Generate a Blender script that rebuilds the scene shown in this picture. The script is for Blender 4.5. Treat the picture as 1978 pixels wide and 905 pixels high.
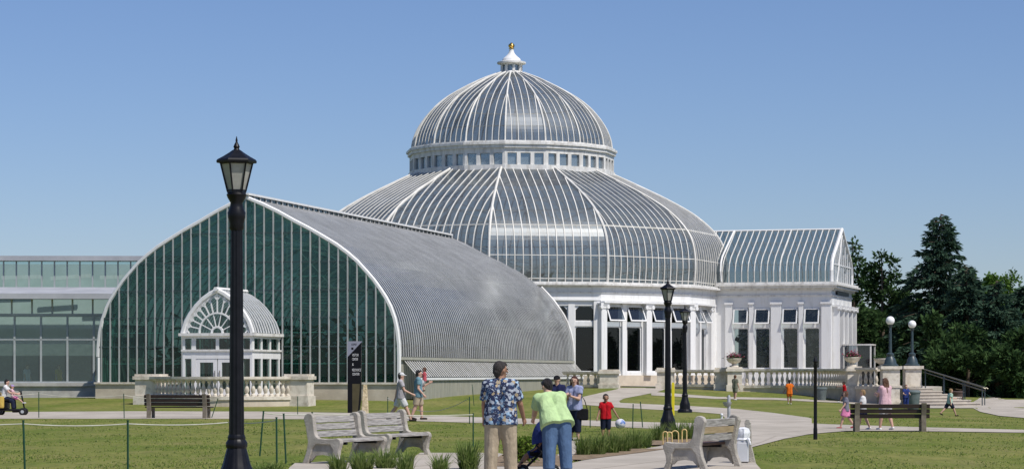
import bpy, bmesh, math, random
import numpy as np
from mathutils import Matrix, Vector, noise
R = math.radians
PI = math.pi
random.seed(7)
for o in list(bpy.data.objects):
    bpy.data.objects.remove(o)
SC = bpy.context.scene
COL = SC.collection

# ------------------------------------------------------------------ camera, sky, sun, exposure
FP, HY, CX, EYE, IW, IH = 4700.0, 722.0, 989.0, 1.57, 1978.0, 905.0
cam = bpy.data.objects.new('camera', bpy.data.cameras.new('camera'))
COL.objects.link(cam)
cam.location = (0, 0, EYE)
cam.rotation_euler = (PI/2, 0, 0)
cam.data.sensor_width = 36.0
cam.data.lens = FP/IW*36.0
cam.data.shift_y = (HY-IH/2)/IW
cam.data.clip_start = 0.5
cam.data.clip_end = 8000
SC.camera = cam

SUN_AZ, SUN_EL = 47.0, 55.0         # azimuth from "towards the camera", to the right
sv = Vector((math.sin(R(SUN_AZ))*math.cos(R(SUN_EL)), -math.cos(R(SUN_AZ))*math.cos(R(SUN_EL)), math.sin(R(SUN_EL))))
W = bpy.data.worlds.new('World'); SC.world = W; W.use_nodes = True
wn = W.node_tree
bg = wn.nodes['Background']; bg.inputs[1].default_value = 0.076
sky = wn.nodes.new('ShaderNodeTexSky'); sky.sky_type = 'NISHITA'; sky.sun_disc = False
sky.sun_elevation = R(SUN_EL); sky.sun_rotation = R(180-SUN_AZ)
sky.air_density = 1.0; sky.dust_density = 0.2; sky.ozone_density = 3.0
stn = wn.nodes.new('ShaderNodeMix'); stn.data_type = 'RGBA'; stn.blend_type = 'MULTIPLY'; stn.inputs[0].default_value = 1.0
stn.inputs[7].default_value = (0.87, 0.955, 1.24, 1)
wn.links.new(sky.outputs[0], stn.inputs[6]); wn.links.new(stn.outputs[2], bg.inputs[0])
sl = bpy.data.lights.new('sun', 'SUN'); sl.energy = 4.3; sl.angle = R(0.53); sl.color = (1.0, 0.95, 0.88)
so = bpy.data.objects.new('sun', sl); COL.objects.link(so)
so.rotation_euler = (-sv).to_track_quat('-Z', 'Y').to_euler()
so.location = (40, -40, 80)
SC.view_settings.view_transform = 'Standard'; SC.view_settings.look = 'None'
SC.view_settings.gamma = 1.0; SC.view_settings.exposure = 0.05
SC.view_settings.use_curve_mapping = False
SC.render.engine = 'CYCLES'
SC.cycles.transparent_max_bounces = 24
SC.cycles.max_bounces = 7
SC.cycles.diffuse_bounces = 3
SC.cycles.glossy_bounces = 3
SC.cycles.caustics_reflective = False
SC.cycles.caustics_refractive = False
SC.cycles.sample_clamp_indirect = 6.0
SC.cycles.use_denoising = True

# ------------------------------------------------------------------ materials
def nt(name):
    m = bpy.data.materials.new(name); m.use_nodes = True
    t = m.node_tree; t.nodes.clear()
    out = t.nodes.new('ShaderNodeOutputMaterial')
    return m, t, out
def N(t, kind, **kw):
    n = t.nodes.new(kind)
    for k, v in kw.items():
        if hasattr(n, k): setattr(n, k, v)
        else: n.inputs[k].default_value = v
    return n
def c4(c): return (c[0], c[1], c[2], 1.0)
def mat(name, col, rough=0.6, col2=None, scale=6.0, metal=0.0, bump=0.0, bscale=40.0, spec=0.4, stretch=None, detail=6.0, lo=0.35, hi=0.65):
    m, t, out = nt(name)
    b = N(t, 'ShaderNodeBsdfPrincipled')
    b.inputs['Roughness'].default_value = rough
    b.inputs['Metallic'].default_value = metal
    b.inputs['Specular IOR Level'].default_value = spec
    tc = N(t, 'ShaderNodeTexCoord')
    src = tc.outputs['Object']
    if stretch:
        mp = N(t, 'ShaderNodeMapping'); mp.inputs['Scale'].default_value = stretch
        t.links.new(src, mp.inputs[0]); src = mp.outputs[0]
    if col2 is not None:
        no = N(t, 'ShaderNodeTexNoise', Scale=scale, Detail=detail, Roughness=0.6)
        t.links.new(src, no.inputs['Vector'])
        rp = N(t, 'ShaderNodeValToRGB')
        rp.color_ramp.elements[0].position = lo; rp.color_ramp.elements[0].color = c4(col)
        rp.color_ramp.elements[1].position = hi; rp.color_ramp.elements[1].color = c4(col2)
        t.links.new(no.outputs[0], rp.inputs[0]); t.links.new(rp.outputs[0], b.inputs['Base Color'])
    else:
        b.inputs['Base Color'].default_value = c4(col)
    if bump:
        nb = N(t, 'ShaderNodeTexNoise', Scale=bscale, Detail=4.0)
        t.links.new(src, nb.inputs['Vector'])
        bp = N(t, 'ShaderNodeBump', Strength=bump, Distance=0.05)
        t.links.new(nb.outputs[0], bp.inputs['Height']); t.links.new(bp.outputs[0], b.inputs['Normal'])
    t.links.new(b.outputs[0], out.inputs[0])
    return m
def glass(name, tint, dirt, refl=0.06, rough=0.06, dirtcol=(0.35, 0.37, 0.36), edge=0.75, band=0.0, bscale=(1, 1, 1), power=4.0):
    m, t, out = nt(name)
    tr = N(t, 'ShaderNodeBsdfTransparent'); tr.inputs[0].default_value = c4(tint)
    df = N(t, 'ShaderNodeBsdfDiffuse'); df.inputs[0].default_value = c4(dirtcol)
    gl = N(t, 'ShaderNodeBsdfGlossy'); gl.inputs[0].default_value = (0.92, 0.95, 0.97, 1); gl.inputs['Roughness'].default_value = rough
    lw = N(t, 'ShaderNodeLayerWeight', Blend=0.5)
    pw = N(t, 'ShaderNodeMath', operation='POWER'); pw.inputs[1].default_value = power
    t.links.new(lw.outputs['Facing'], pw.inputs[0])
    ml = N(t, 'ShaderNodeMath', operation='MULTIPLY_ADD'); ml.inputs[1].default_value = edge; ml.inputs[2].default_value = refl
    t.links.new(pw.outputs[0], ml.inputs[0])
    m1 = N(t, 'ShaderNodeMixShader'); m1.inputs[0].default_value = dirt
    if band:
        tc = N(t, 'ShaderNodeTexCoord'); mp = N(t, 'ShaderNodeMapping'); mp.inputs['Scale'].default_value = bscale
        no = N(t, 'ShaderNodeTexNoise', Scale=1.0, Detail=5.0, Roughness=0.65)
        t.links.new(tc.outputs['Object'], mp.inputs[0]); t.links.new(mp.outputs[0], no.inputs['Vector'])
        ma = N(t, 'ShaderNodeMath', operation='MULTIPLY_ADD'); ma.inputs[1].default_value = band*2; ma.inputs[2].default_value = dirt-band; ma.use_clamp = True
        t.links.new(no.outputs[0], ma.inputs[0]); t.links.new(ma.outputs[0], m1.inputs[0])
    t.links.new(tr.outputs[0], m1.inputs[1]); t.links.new(df.outputs[0], m1.inputs[2])
    m2 = N(t, 'ShaderNodeMixShader')
    t.links.new(ml.outputs[0], m2.inputs[0]); t.links.new(m1.outputs[0], m2.inputs[1]); t.links.new(gl.outputs[0], m2.inputs[2])
    t.links.new(m2.outputs[0], out.inputs[0])
    return m
def leafmat(name, c1, c2, trans=0.25):
    m, t, out = nt(name)
    g = N(t, 'ShaderNodeNewGeometry')
    rp = N(t, 'ShaderNodeValToRGB')
    rp.color_ramp.elements[0].color = c4(c1); rp.color_ramp.elements[1].color = c4(c2)
    t.links.new(g.outputs['Random Per Island'], rp.inputs[0])
    d = N(t, 'ShaderNodeBsdfDiffuse'); s = N(t, 'ShaderNodeBsdfTranslucent')
    t.links.new(rp.outputs[0], d.inputs[0]); t.links.new(rp.outputs[0], s.inputs[0])
    mx = N(t, 'ShaderNodeMixShader'); mx.inputs[0].default_value = trans
    t.links.new(d.outputs[0], mx.inputs[1]); t.links.new(s.outputs[0], mx.inputs[2])
    t.links.new(mx.outputs[0], out.inputs[0])
    return m
def grassmat():
    m, t, out = nt('lawn grass')
    b = N(t, 'ShaderNodeBsdfPrincipled'); b.inputs['Roughness'].default_value = 0.9; b.inputs['Specular IOR Level'].default_value = 0.1
    tc = N(t, 'ShaderNodeTexCoord')
    def ramp(scale, ca, cb, lo, hi, detail=5.0, st=(1, 1, 1)):
        mp = N(t, 'ShaderNodeMapping'); mp.inputs['Scale'].default_value = st
        t.links.new(tc.outputs['Object'], mp.inputs[0])
        no = N(t, 'ShaderNodeTexNoise', Scale=scale, Detail=detail, Roughness=0.65); t.links.new(mp.outputs[0], no.inputs['Vector'])
        rp = N(t, 'ShaderNodeValToRGB')
        rp.color_ramp.elements[0].position = lo; rp.color_ramp.elements[0].color = c4(ca)
        rp.color_ramp.elements[1].position = hi; rp.color_ramp.elements[1].color = c4(cb)
        t.links.new(no.outputs[0], rp.inputs[0])
        return rp.outputs[0]
    a = ramp(0.35, (0.114, 0.155, 0.028), (0.215, 0.212, 0.068), 0.34, 0.66, st=(1, 0.45, 1))
    f = ramp(5.0, (0.70, 0.74, 0.66), (1.25, 1.2, 1.15), 0.3, 0.7, 9.0, st=(1, 0.2, 1))
    mu = N(t, 'ShaderNodeMix', data_type='RGBA', blend_type='MULTIPLY'); mu.inputs[0].default_value = 1.0
    t.links.new(a, mu.inputs[6]); t.links.new(f, mu.inputs[7])
    p = ramp(0.9, (0, 0, 0), (0.65, 0.65, 0.65), 0.52, 0.74, 7.0, st=(1, 0.25, 1))
    mx = N(t, 'ShaderNodeMix', data_type='RGBA', blend_type='MIX')
    t.links.new(p, mx.inputs[0]); t.links.new(mu.outputs[2], mx.inputs[6]); mx.inputs[7].default_value = (0.20, 0.175, 0.075, 1)
    t.links.new(mx.outputs[2], b.inputs['Base Color'])
    no = N(t, 'ShaderNodeTexNoise', Scale=25.0, Detail=6.0); t.links.new(tc.outputs['Object'], no.inputs['Vector'])
    bp = N(t, 'ShaderNodeBump', Strength=0.6, Distance=0.04); t.links.new(no.outputs[0], bp.inputs['Height']); t.links.new(bp.outputs[0], b.inputs['Normal'])
    t.links.new(b.outputs[0], out.inputs[0])
    return m
def floralmat():
    m, t, out = nt('floral shirt cloth')
    b = N(t, 'ShaderNodeBsdfPrincipled'); b.inputs['Roughness'].default_value = 0.85
    tc = N(t, 'ShaderNodeTexCoord')
    v = N(t, 'ShaderNodeTexVoronoi', Scale=24.0); t.links.new(tc.outputs['Object'], v.inputs['Vector'])
    rp = N(t, 'ShaderNodeValToRGB'); rp.color_ramp.interpolation = 'CONSTANT'
    e = rp.color_ramp.elements
    e[0].position = 0; e[0].color = (0.012, 0.022, 0.07, 1); e[1].position = 0.42; e[1].color = (0.03, 0.08, 0.17, 1)
    for p, c in ((0.55, (0.40, 0.44, 0.50)), (0.72, (0.015, 0.02, 0.05)), (0.84, (0.42, 0.33, 0.2)), (0.92, (0.3, 0.45, 0.6))):
        q = e.new(p); q.color = c4(c)
    sx = N(t, 'ShaderNodeSeparateColor'); t.links.new(v.outputs['Color'], sx.inputs[0]); t.links.new(sx.outputs[0], rp.inputs[0])
    v2 = N(t, 'ShaderNodeTexVoronoi', Scale=44.0); t.links.new(tc.outputs['Object'], v2.inputs['Vector'])
    lt = N(t, 'ShaderNodeMath', operation='LESS_THAN'); lt.inputs[1].default_value = 0.27; t.links.new(v2.outputs['Distance'], lt.inputs[0])
    mx = N(t, 'ShaderNodeMix', data_type='RGBA'); t.links.new(lt.outputs[0], mx.inputs[0]); t.links.new(rp.outputs[0], mx.inputs[6]); mx.inputs[7].default_value = (0.28, 0.33, 0.42, 1)
    t.links.new(mx.outputs[2], b.inputs['Base Color']); t.links.new(b.outputs[0], out.inputs[0])
    return m

M = {}
M['white'] = mat('white paint', (0.66, 0.65, 0.62), 0.5, (0.78, 0.78, 0.77), 2.2, stretch=(1.6, 1.6, 0.25), lo=0.26, hi=0.48)
M['oldwhite'] = mat('weathered white paint', (0.50, 0.48, 0.44), 0.55, (0.75, 0.74, 0.71), 2.2, stretch=(1.5, 1.5, 0.3), lo=0.3, hi=0.55)
M['bar'] = mat('glazing bar paint', (0.64, 0.62, 0.56), 0.5, (0.80, 0.78, 0.73), 1.2)
M['vbar'] = mat('dull glazing bar paint', (0.48, 0.48, 0.47), 0.5, (0.66, 0.66, 0.65), 0.7)
M['gmull'] = mat('shade darkened mullion paint', (0.34, 0.36, 0.35), 0.5, (0.47, 0.48, 0.47), 1.2)  # white gable mullions, colour darkened to stand in for the gable's shade
M['transom'] = mat('dark transom paint', (0.04, 0.07, 0.07), 0.5)
M['whitebin'] = mat('white bin enamel', (0.58, 0.59, 0.61), 0.5, (0.66, 0.67, 0.69), 3.0)
M['plinth'] = mat('beige plinth render', (0.48, 0.41, 0.32), 0.8, (0.62, 0.54, 0.43), 1.2, bump=0.2)
M['stone'] = mat('cast stone', (0.44, 0.38, 0.30), 0.8, (0.72, 0.66, 0.56), 3.0, bump=0.3, lo=0.28, hi=0.56)
M['siding'] = mat('dull siding', (0.30, 0.30, 0.25), 0.7, (0.42, 0.41, 0.34), 4.0, stretch=(1, 4, 0.3))
M['dark'] = mat('black cast iron paint', (0.005, 0.005, 0.007), 0.42, (0.010, 0.010, 0.013), 8.0, spec=0.25)
M['lampglass'] = mat('frosted lantern glass', (0.30, 0.30, 0.27), 0.35, (0.44, 0.43, 0.39), 5.0)
M['roofmetal'] = mat('grey roof metal', (0.36, 0.37, 0.39), 0.45, (0.46, 0.47, 0.49), 0.8)
M['mullion'] = mat('grey aluminium', (0.34, 0.37, 0.38), 0.4, (0.42, 0.45, 0.46), 2.0)
M['conc'] = mat('pale concrete', (0.36, 0.35, 0.33), 0.85, (0.47, 0.46, 0.43), 2.5, bump=0.2)
def pathmat():
    m = mat('path concrete', (0.35, 0.31, 0.255), 0.9, (0.49, 0.44, 0.37), 0.7, stretch=(1, 0.35, 1), bump=0.15, detail=9.0, lo=0.25, hi=0.6)
    t = m.node_tree; b = next(n for n in t.nodes if n.type == 'BSDF_PRINCIPLED'); src = b.inputs['Base Color'].links[0].from_socket
    tc = N(t, 'ShaderNodeTexCoord'); mp = N(t, 'ShaderNodeMapping'); mp.inputs['Rotation'].default_value = (0, 0, 0.35)
    br = N(t, 'ShaderNodeTexBrick'); br.offset = 0.0
    for k, v in (('Scale', 1.0), ('Mortar Size', 0.03), ('Brick Width', 3.1), ('Row Height', 3.7), ('Mortar Smooth', 0.3)): br.inputs[k].default_value = v
    br.inputs['Color1'].default_value = (1, 1, 1, 1); br.inputs['Color2'].default_value = (0.90, 0.90, 0.89, 1); br.inputs['Mortar'].default_value = (0.55, 0.52, 0.48, 1)
    mx = N(t, 'ShaderNodeMix', data_type='RGBA', blend_type='MULTIPLY'); mx.inputs[0].default_value = 1.0
    t.links.new(tc.outputs['Object'], mp.inputs[0]); t.links.new(mp.outputs[0], br.inputs['Vector'])
    t.links.new(src, mx.inputs[6]); t.links.new(br.outputs['Color'], mx.inputs[7]); t.links.new(mx.outputs[2], b.inputs['Base Color'])
    return m
M['path'] = pathmat()
M['steps'] = mat('step concrete', (0.42, 0.37, 0.31), 0.9, (0.52, 0.47, 0.40), 2.0)
M['gold'] = mat('gilding', (0.75, 0.50, 0.15), 0.22, metal=1.0)
M['domeglass'] = glass('dome glass', (0.52, 0.56, 0.57), 0.20, 0.085, 0.33, (0.29, 0.305, 0.315), 0.55, band=0.20, bscale=(0.22, 0.22, 1.1))
M['wingglass'] = glass('wing glass', (0.58, 0.64, 0.66), 0.10, 0.07, 0.10, (0.22, 0.24, 0.26), 0.7, band=0.12, bscale=(0.5, 0.5, 1.8))
M['vaultglass'] = glass('limed vault glass', (0.40, 0.45, 0.45), 0.28, 0.09, 0.16, (0.15, 0.145, 0.135), 0.75, band=0.20, bscale=(0.5, 0.10, 0.9), power=3.2)
M['leanglass'] = glass('lean to glass', (0.3, 0.34, 0.35), 0.18, 0.05, 0.2, (0.06, 0.07, 0.07), 0.3, band=0.1, bscale=(1, 0.5, 1))
M['gableglass'] = glass('green gable glass', (0.26, 0.52, 0.47), 0.13, 0.03, 0.03, (0.025, 0.12, 0.105), 0.45, band=0.10, bscale=(0.5, 0.5, 0.5))
M['modernglass'] = glass('modern green glass', (0.60, 0.78, 0.74), 0.16, 0.09, 0.02, (0.13, 0.24, 0.22), 0.6, band=0.08, bscale=(0.3, 0.3, 0.5))
M['wingpane'] = glass('wing window glass', (0.62, 0.70, 0.68), 0.06, 0.08, 0.02, (0.2, 0.25, 0.24), 0.6)
M['pane'] = glass('window glass', (0.20, 0.26, 0.27), 0.02, 0.045, 0.02, (0.1, 0.12, 0.14), 0.7)
M['sashpane'] = glass('open sash glass', (0.42, 0.49, 0.55), 0.10, 0.09, 0.03, (0.16, 0.19, 0.23), 0.7)
M['drumpane'] = glass('drum window glass', (0.62, 0.70, 0.74), 0.38, 0.15, 0.08, (0.34, 0.41, 0.46), 0.7)
M['doorpane'] = glass('vestibule glass', (0.38, 0.58, 0.52), 0.05, 0.08, 0.03, (0.08, 0.14, 0.12), 0.7)
M['inside'] = mat('interior floor', (0.12, 0.12, 0.10), 0.9, (0.2, 0.19, 0.16), 1.0)
M['innerwall'] = mat('interior wall', (0.50, 0.55, 0.52), 0.9, (0.6, 0.64, 0.62), 0.7)
M['grass'] = grassmat()
M['soil'] = mat('bed mulch', (0.16, 0.115, 0.07), 0.95, (0.30, 0.22, 0.14), 5.0, bump=0.5)
M['bark'] = mat('bark', (0.07, 0.05, 0.035), 0.9, (0.13, 0.10, 0.07), 3.0, stretch=(4, 4, 0.6))
M['pine'] = leafmat('pine needles', (0.024, 0.052, 0.020), (0.075, 0.130, 0.046))
M['spruce'] = leafmat('spruce needles', (0.026, 0.056, 0.040), (0.080, 0.135, 0.085))
M['leaf'] = leafmat('deciduous leaves', (0.06, 0.125, 0.022), (0.13, 0.22, 0.045), 0.4)
M['blade'] = leafmat('ornamental grass blades', (0.10, 0.17, 0.035), (0.30, 0.36, 0.13), 0.45)
M['bush'] = leafmat('shrub leaves', (0.07, 0.13, 0.02), (0.20, 0.28, 0.05), 0.35)
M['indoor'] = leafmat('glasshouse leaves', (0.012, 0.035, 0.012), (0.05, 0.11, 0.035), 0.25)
M['flower'] = leafmat('petunia petals', (0.35, 0.04, 0.10), (0.50, 0.16, 0.24), 0.3)
M['stake'] = mat('green stake paint', (0.010, 0.05, 0.025), 0.45, (0.015, 0.07, 0.035), 6.0)
M['rope'] = mat('white cord', (0.50, 0.49, 0.40), 0.8, (0.60, 0.59, 0.50), 3.0)
M['greywood'] = mat('weathered grey boards', (0.20, 0.185, 0.17), 0.8, (0.46, 0.44, 0.41), 3.0, stretch=(14, 1.2, 14), bump=0.2)
M['brownboard'] = mat('worn brown board', (0.30, 0.22, 0.12), 0.8, (0.42, 0.33, 0.20), 3.0, stretch=(14, 1.2, 14))
M['seatboard'] = mat('dark red brown seat board', (0.07, 0.03, 0.02), 0.6, (0.16, 0.09, 0.07), 4.0, stretch=(10, 1.2, 10))
M['darkboard'] = mat('dark brown boards', (0.016, 0.009, 0.006), 0.45, (0.035, 0.02, 0.014), 3.0, stretch=(1, 10, 10))
M['postwood'] = mat('grey brown bench post', (0.13, 0.11, 0.08), 0.8, (0.22, 0.19, 0.15), 5.0)
M['benchconc'] = mat('bench concrete', (0.30, 0.275, 0.235), 0.85, (0.47, 0.435, 0.38), 5.0, bump=0.35)
M['signblack'] = mat('black sign enamel', (0.004, 0.004, 0.006), 0.4, (0.007, 0.007, 0.009), 4.0, spec=0.2)
M['signgrey'] = mat('grey sign enamel', (0.26, 0.27, 0.33), 0.4)
M['signbronze'] = mat('olive bronze sheet', (0.06, 0.05, 0.02), 0.4, (0.09, 0.075, 0.035), 3.0)
M['signtext'] = mat('pale sign lettering', (0.70, 0.70, 0.70), 0.5)
M['limestone'] = mat('rough limestone', (0.45, 0.36, 0.20), 0.9, (0.66, 0.56, 0.38), 9.0, bump=0.7, bscale=14)
M['bin'] = mat('grey green bin', (0.10, 0.13, 0.13), 0.6, (0.15, 0.18, 0.18), 4.0)
M['binbrown'] = mat('brown bin', (0.07, 0.045, 0.035), 0.6, (0.10, 0.07, 0.055), 4.0)
M['whitebag'] = mat('white bin liner', (0.72, 0.73, 0.76), 0.4, (0.82, 0.83, 0.85), 9.0, bump=0.5, bscale=18)
M['yellow'] = mat('yellow paint', (0.72, 0.60, 0.02), 0.5)
M['cane'] = mat('golden cane', (0.62, 0.42, 0.14), 0.5, (0.75, 0.58, 0.28), 12.0)
M['globe'] = mat('opal globe', (0.86, 0.86, 0.85), 0.2)
M['lampgreen'] = mat('dark blue green iron', (0.03, 0.05, 0.06), 0.4, (0.05, 0.075, 0.085), 6.0)
M['steel'] = mat('rail steel', (0.18, 0.17, 0.13), 0.35, metal=0.6)
M['tyre'] = mat('black rubber', (0.012, 0.012, 0.013), 0.8)
M['fount'] = mat('fountain metal', (0.32, 0.33, 0.34), 0.5, (0.42, 0.43, 0.44), 6.0)
CLOTH = {}
def cloth(name, c, rough=0.9):
    if name not in CLOTH:
        d = tuple(x*0.82 for x in c)
        CLOTH[name] = mat(name, tuple(x*0.72 for x in c), rough, c, 7.0, bump=0.55, bscale=12.0, spec=0.15, stretch=(1, 1, 0.55))
    return CLOTH[name]
SKIN1 = mat('tan skin', (0.30, 0.16, 0.10), 0.55, (0.36, 0.20, 0.13), 9.0)
SKIN2 = mat('fair skin', (0.50, 0.30, 0.22), 0.55, (0.57, 0.36, 0.27), 9.0)
SKIN3 = mat('brown skin', (0.19, 0.095, 0.06), 0.55, (0.24, 0.125, 0.08), 9.0)
HB = mat('black hair', (0.010, 0.008, 0.008), 0.5, (0.02, 0.016, 0.014), 30.0, bump=0.9, bscale=70.0, stretch=(1, 1, 0.3))
HBR = mat('brown hair', (0.09, 0.04, 0.022), 0.5, (0.15, 0.075, 0.04), 30.0, bump=0.9, bscale=70.0, stretch=(1, 1, 0.3))
HRED = mat('dark auburn hair', (0.055, 0.02, 0.014), 0.5, (0.11, 0.04, 0.026), 30.0, bump=0.9, bscale=70.0, stretch=(1, 1, 0.3))
HGR = mat('cropped greying hair', (0.030, 0.024, 0.022), 0.7, (0.06, 0.05, 0.046), 30.0, bump=0.9, bscale=70.0, stretch=(1, 1, 0.3))
HBL = mat('sandy hair', (0.28, 0.17, 0.08), 0.6, (0.36, 0.24, 0.12), 30.0, bump=0.9, bscale=70.0, stretch=(1, 1, 0.3))
EYEM = mat('dark eye', (0.01, 0.008, 0.007), 0.2)

# ------------------------------------------------------------------ mesh builder
class MB:
    def __init__(s, T=None):
        s.v = []; s.f = []; s.T = T or Matrix()
    def add(s, vs, fs):
        k = len(s.v)
        s.v += [tuple(s.T @ Vector(p)) for p in vs]
        s.f += [tuple(i+k for i in f) for f in fs]
    def box(s, x0, x1, y0, y1, z0, z1):
        v = [(x0, y0, z0), (x1, y0, z0), (x1, y1, z0), (x0, y1, z0), (x0, y0, z1), (x1, y0, z1), (x1, y1, z1), (x0, y1, z1)]
        s.add(v, [(0, 3, 2, 1), (4, 5, 6, 7), (0, 1, 5, 4), (1, 2, 6, 5), (2, 3, 7, 6), (3, 0, 4, 7)])
    def tube(s, pts, r, seg=6, r1=None, closed=False, up=None, caps=True, ry=None, phase=0.0):
        pts = [Vector(p) for p in pts]; n = len(pts); vs = []; fs = []
        prev = None
        for i, p in enumerate(pts):
            if closed: d = pts[(i+1) % n]-pts[i-1]
            else: d = pts[min(i+1, n-1)]-pts[max(i-1, 0)]
            d.normalize()
            ref = Vector(up) if up is not None else (prev if prev is not None else (Vector((0, 0, 1)) if abs(d.z) < 0.9 else Vector((1, 0, 0))))
            a = ref - d*ref.dot(d)
            if a.length < 1e-6: a = d.orthogonal()
            a.normalize(); b = d.cross(a); prev = a
            rr = r if r1 is None else r+(r1-r)*i/max(1, n-1)
            rb = rr if ry is None else ry
            for k in range(seg):
                t = 2*PI*(k+0.5)/seg+phase
                vs.append(p + a*(math.cos(t)*rr) + b*(math.sin(t)*rb))
        m = n if closed else n-1
        for i in range(m):
            j = (i+1) % n
            for k in range(seg):
                l = (k+1) % seg
                fs.append((i*seg+k, i*seg+l, j*seg+l, j*seg+k))
        if not closed and caps:
            fs.append(tuple(range(seg))[::-1]); fs.append(tuple((n-1)*seg+k for k in range(seg)))
        s.add(vs, fs)
    def lathe(s, prof, seg=16, c=(0, 0, 0), flute=0.0, nf=0, phase=0.0, a0=0.0, a1=2*PI, cap=True):
        vs = []; fs = []; n = len(prof)
        for (r, z) in prof:
            for k in range(seg):
                t = phase+2*PI*k/seg
                rr = r*(1+flute*math.cos(nf*t)) if nf else r
                vs.append((c[0]+rr*math.cos(t), c[1]+rr*math.sin(t), c[2]+z))
        for i in range(n-1):
            for k in range(seg):
                l = (k+1) % seg
                fs.append((i*seg+k, i*seg+l, (i+1)*seg+l, (i+1)*seg+k))
        if cap:
            fs.append(tuple(range(seg))[::-1]); fs.append(tuple((n-1)*seg+k for k in range(seg)))
        s.add(vs, fs)
    def ball(s, c, r, seg=16, rings=10, sc=(1, 1, 1)):
        vs = []; fs = []
        for i in range(1, rings):
            a = PI*i/rings
            for k in range(seg):
                t = 2*PI*k/seg
                vs.append((c[0]+r*sc[0]*math.sin(a)*math.cos(t), c[1]+r*sc[1]*math.sin(a)*math.sin(t), c[2]+r*sc[2]*math.cos(a)))
        top = len(vs); vs.append((c[0], c[1], c[2]+r*sc[2])); bot = len(vs); vs.append((c[0], c[1], c[2]-r*sc[2]))
        for i in range(rings-2):
            for k in range(seg):
                l = (k+1) % seg
                fs.append((i*seg+k, (i+1)*seg+k, (i+1)*seg+l, i*seg+l))
        for k in range(seg):
            l = (k+1) % seg
            fs.append((top, k, l)); fs.append((bot, (rings-2)*seg+l, (rings-2)*seg+k))
        s.add(vs, fs)
    def prism(s, poly, axis, a, b):
        """poly: 2D points; axis 'x' -> (y,z), 'y' -> (x,z), 'z' -> (x,y); extruded from a to b"""
        def p(q, t):
            return (t, q[0], q[1]) if axis == 'x' else ((q[0], t, q[1]) if axis == 'y' else (q[0], q[1], t))
        n = len(poly)
        vs = [p(q, a) for q in poly]+[p(q, b) for q in poly]
        fs = [tuple(range(n))[::-1], tuple(range(n, 2*n))]+[(i, (i+1) % n, n+(i+1) % n, n+i) for i in range(n)]
        s.add(vs, fs)
    def quad(s, a, b, c, d): s.add([a, b, c, d], [(0, 1, 2, 3)])
    def build(s, name, m, parent=None, smooth=False, loc=None, bevel=0.0):
        me = bpy.data.meshes.new(name)
        me.from_pydata(s.v, [], s.f); me.update()
        bm = bmesh.new(); bm.from_mesh(me); bmesh.ops.recalc_face_normals(bm, faces=bm.faces)
        if bevel:
            bmesh.ops.remove_doubles(bm, verts=bm.verts, dist=1e-5)
            ed = [e for e in bm.edges if len(e.link_faces) == 2 and e.calc_face_angle(0) > 0.6]
            bmesh.ops.bevel(bm, geom=ed, offset=bevel, segments=1, affect='EDGES', clamp_overlap=True)
        bm.to_mesh(me); bm.free()
        if smooth:
            for p in me.polygons: p.use_smooth = True
            try: me.set_sharp_from_angle(angle=R(40))
            except Exception: pass
        me.materials.append(m)
        o = bpy.data.objects.new(name, me); COL.objects.link(o)
        if parent is not None: o.parent = parent
        if loc is not None: o.location = loc
        return o
def tag(o, label, cat, group=None):
    o['label'] = label; o['category'] = cat
    if group: o['group'] = group
    return o
def thing(name, label, cat, loc=(0, 0, 0), rz=0.0, group=None):
    o = bpy.data.objects.new(name, None); COL.objects.link(o); o.empty_display_size = 0.2
    o.location = loc; o.rotation_euler = (0, 0, rz)
    return tag(o, label, cat, group)
def struct(o): o['kind'] = 'structure'; return o
def kids(o): return [c for c in bpy.data.objects if c.parent is o]
def copy_tree(o, loc, rz, label, scale=1.0):
    def rec(a, par):
        c = a.copy(); COL.objects.link(c)
        if par is not None: c.parent = par
        for ch in kids(a): rec(ch, c)
        return c
    c = rec(o, None); c.location = loc; c.rotation_euler = (0, 0, rz); c.scale = (scale,)*3
    c['label'] = label
    return c

# ------------------------------------------------------------------ ground heights
def P(px, py, Y): return Vector(((px-CX)/FP*Y, Y, EYE+(HY-py)/FP*Y))
cps = [(185, 768, 124), (0, 768, 127), (-200, 768, 127), (430, 778, 115), (700, 777, 120), (775, 766, 122), (1000, 753, 146), (1095, 747, 153), (1235, 748, 156),
       (1340, 752, 145), (1430, 754, 142), (1500, 762, 138.5), (1560, 769, 136), (1640, 775, 134), (1740, 781, 129), (1830, 785, 124)]
CP = [(P(a, b, c).x, c, P(a, b, c).z) for a, b, c in cps]
for Y in (20, 40, 60, 78, 95):
    for X in range(-30, 31, 10): CP.append((X*Y/95.0, Y, 0.0))
for X, Y in ((20, 112), (30, 120), (30, 140), (32, 160), (40, 180), (40, 205), (10, 112), (0, 112), (-8, 108), (-20, 110), (-30, 112), (26, 190)): CP.append((X, Y, 0.0))
CPA = np.array(CP); SG = 13.0
_d = CPA[:, None, :2]-CPA[None, :, :2]
_K = np.exp(-(_d**2).sum(2)/(2*SG*SG))+np.eye(len(CPA))*0.02
_wt = np.linalg.solve(_K, CPA[:, 2])
def gz(x, y):
    e = np.exp(-((CPA[:, 0]-x)**2+(CPA[:, 1]-y)**2)/(2*SG*SG))
    return float(e @ _wt)
_YS = np.arange(18.0, 420.0, 0.8)
def gzv(xa, ya):
    e = np.exp(-((xa[:, None]-CPA[None, :, 0])**2+(ya[:, None]-CPA[None, :, 1])**2)/(2*SG*SG))
    return e @ _wt
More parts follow.
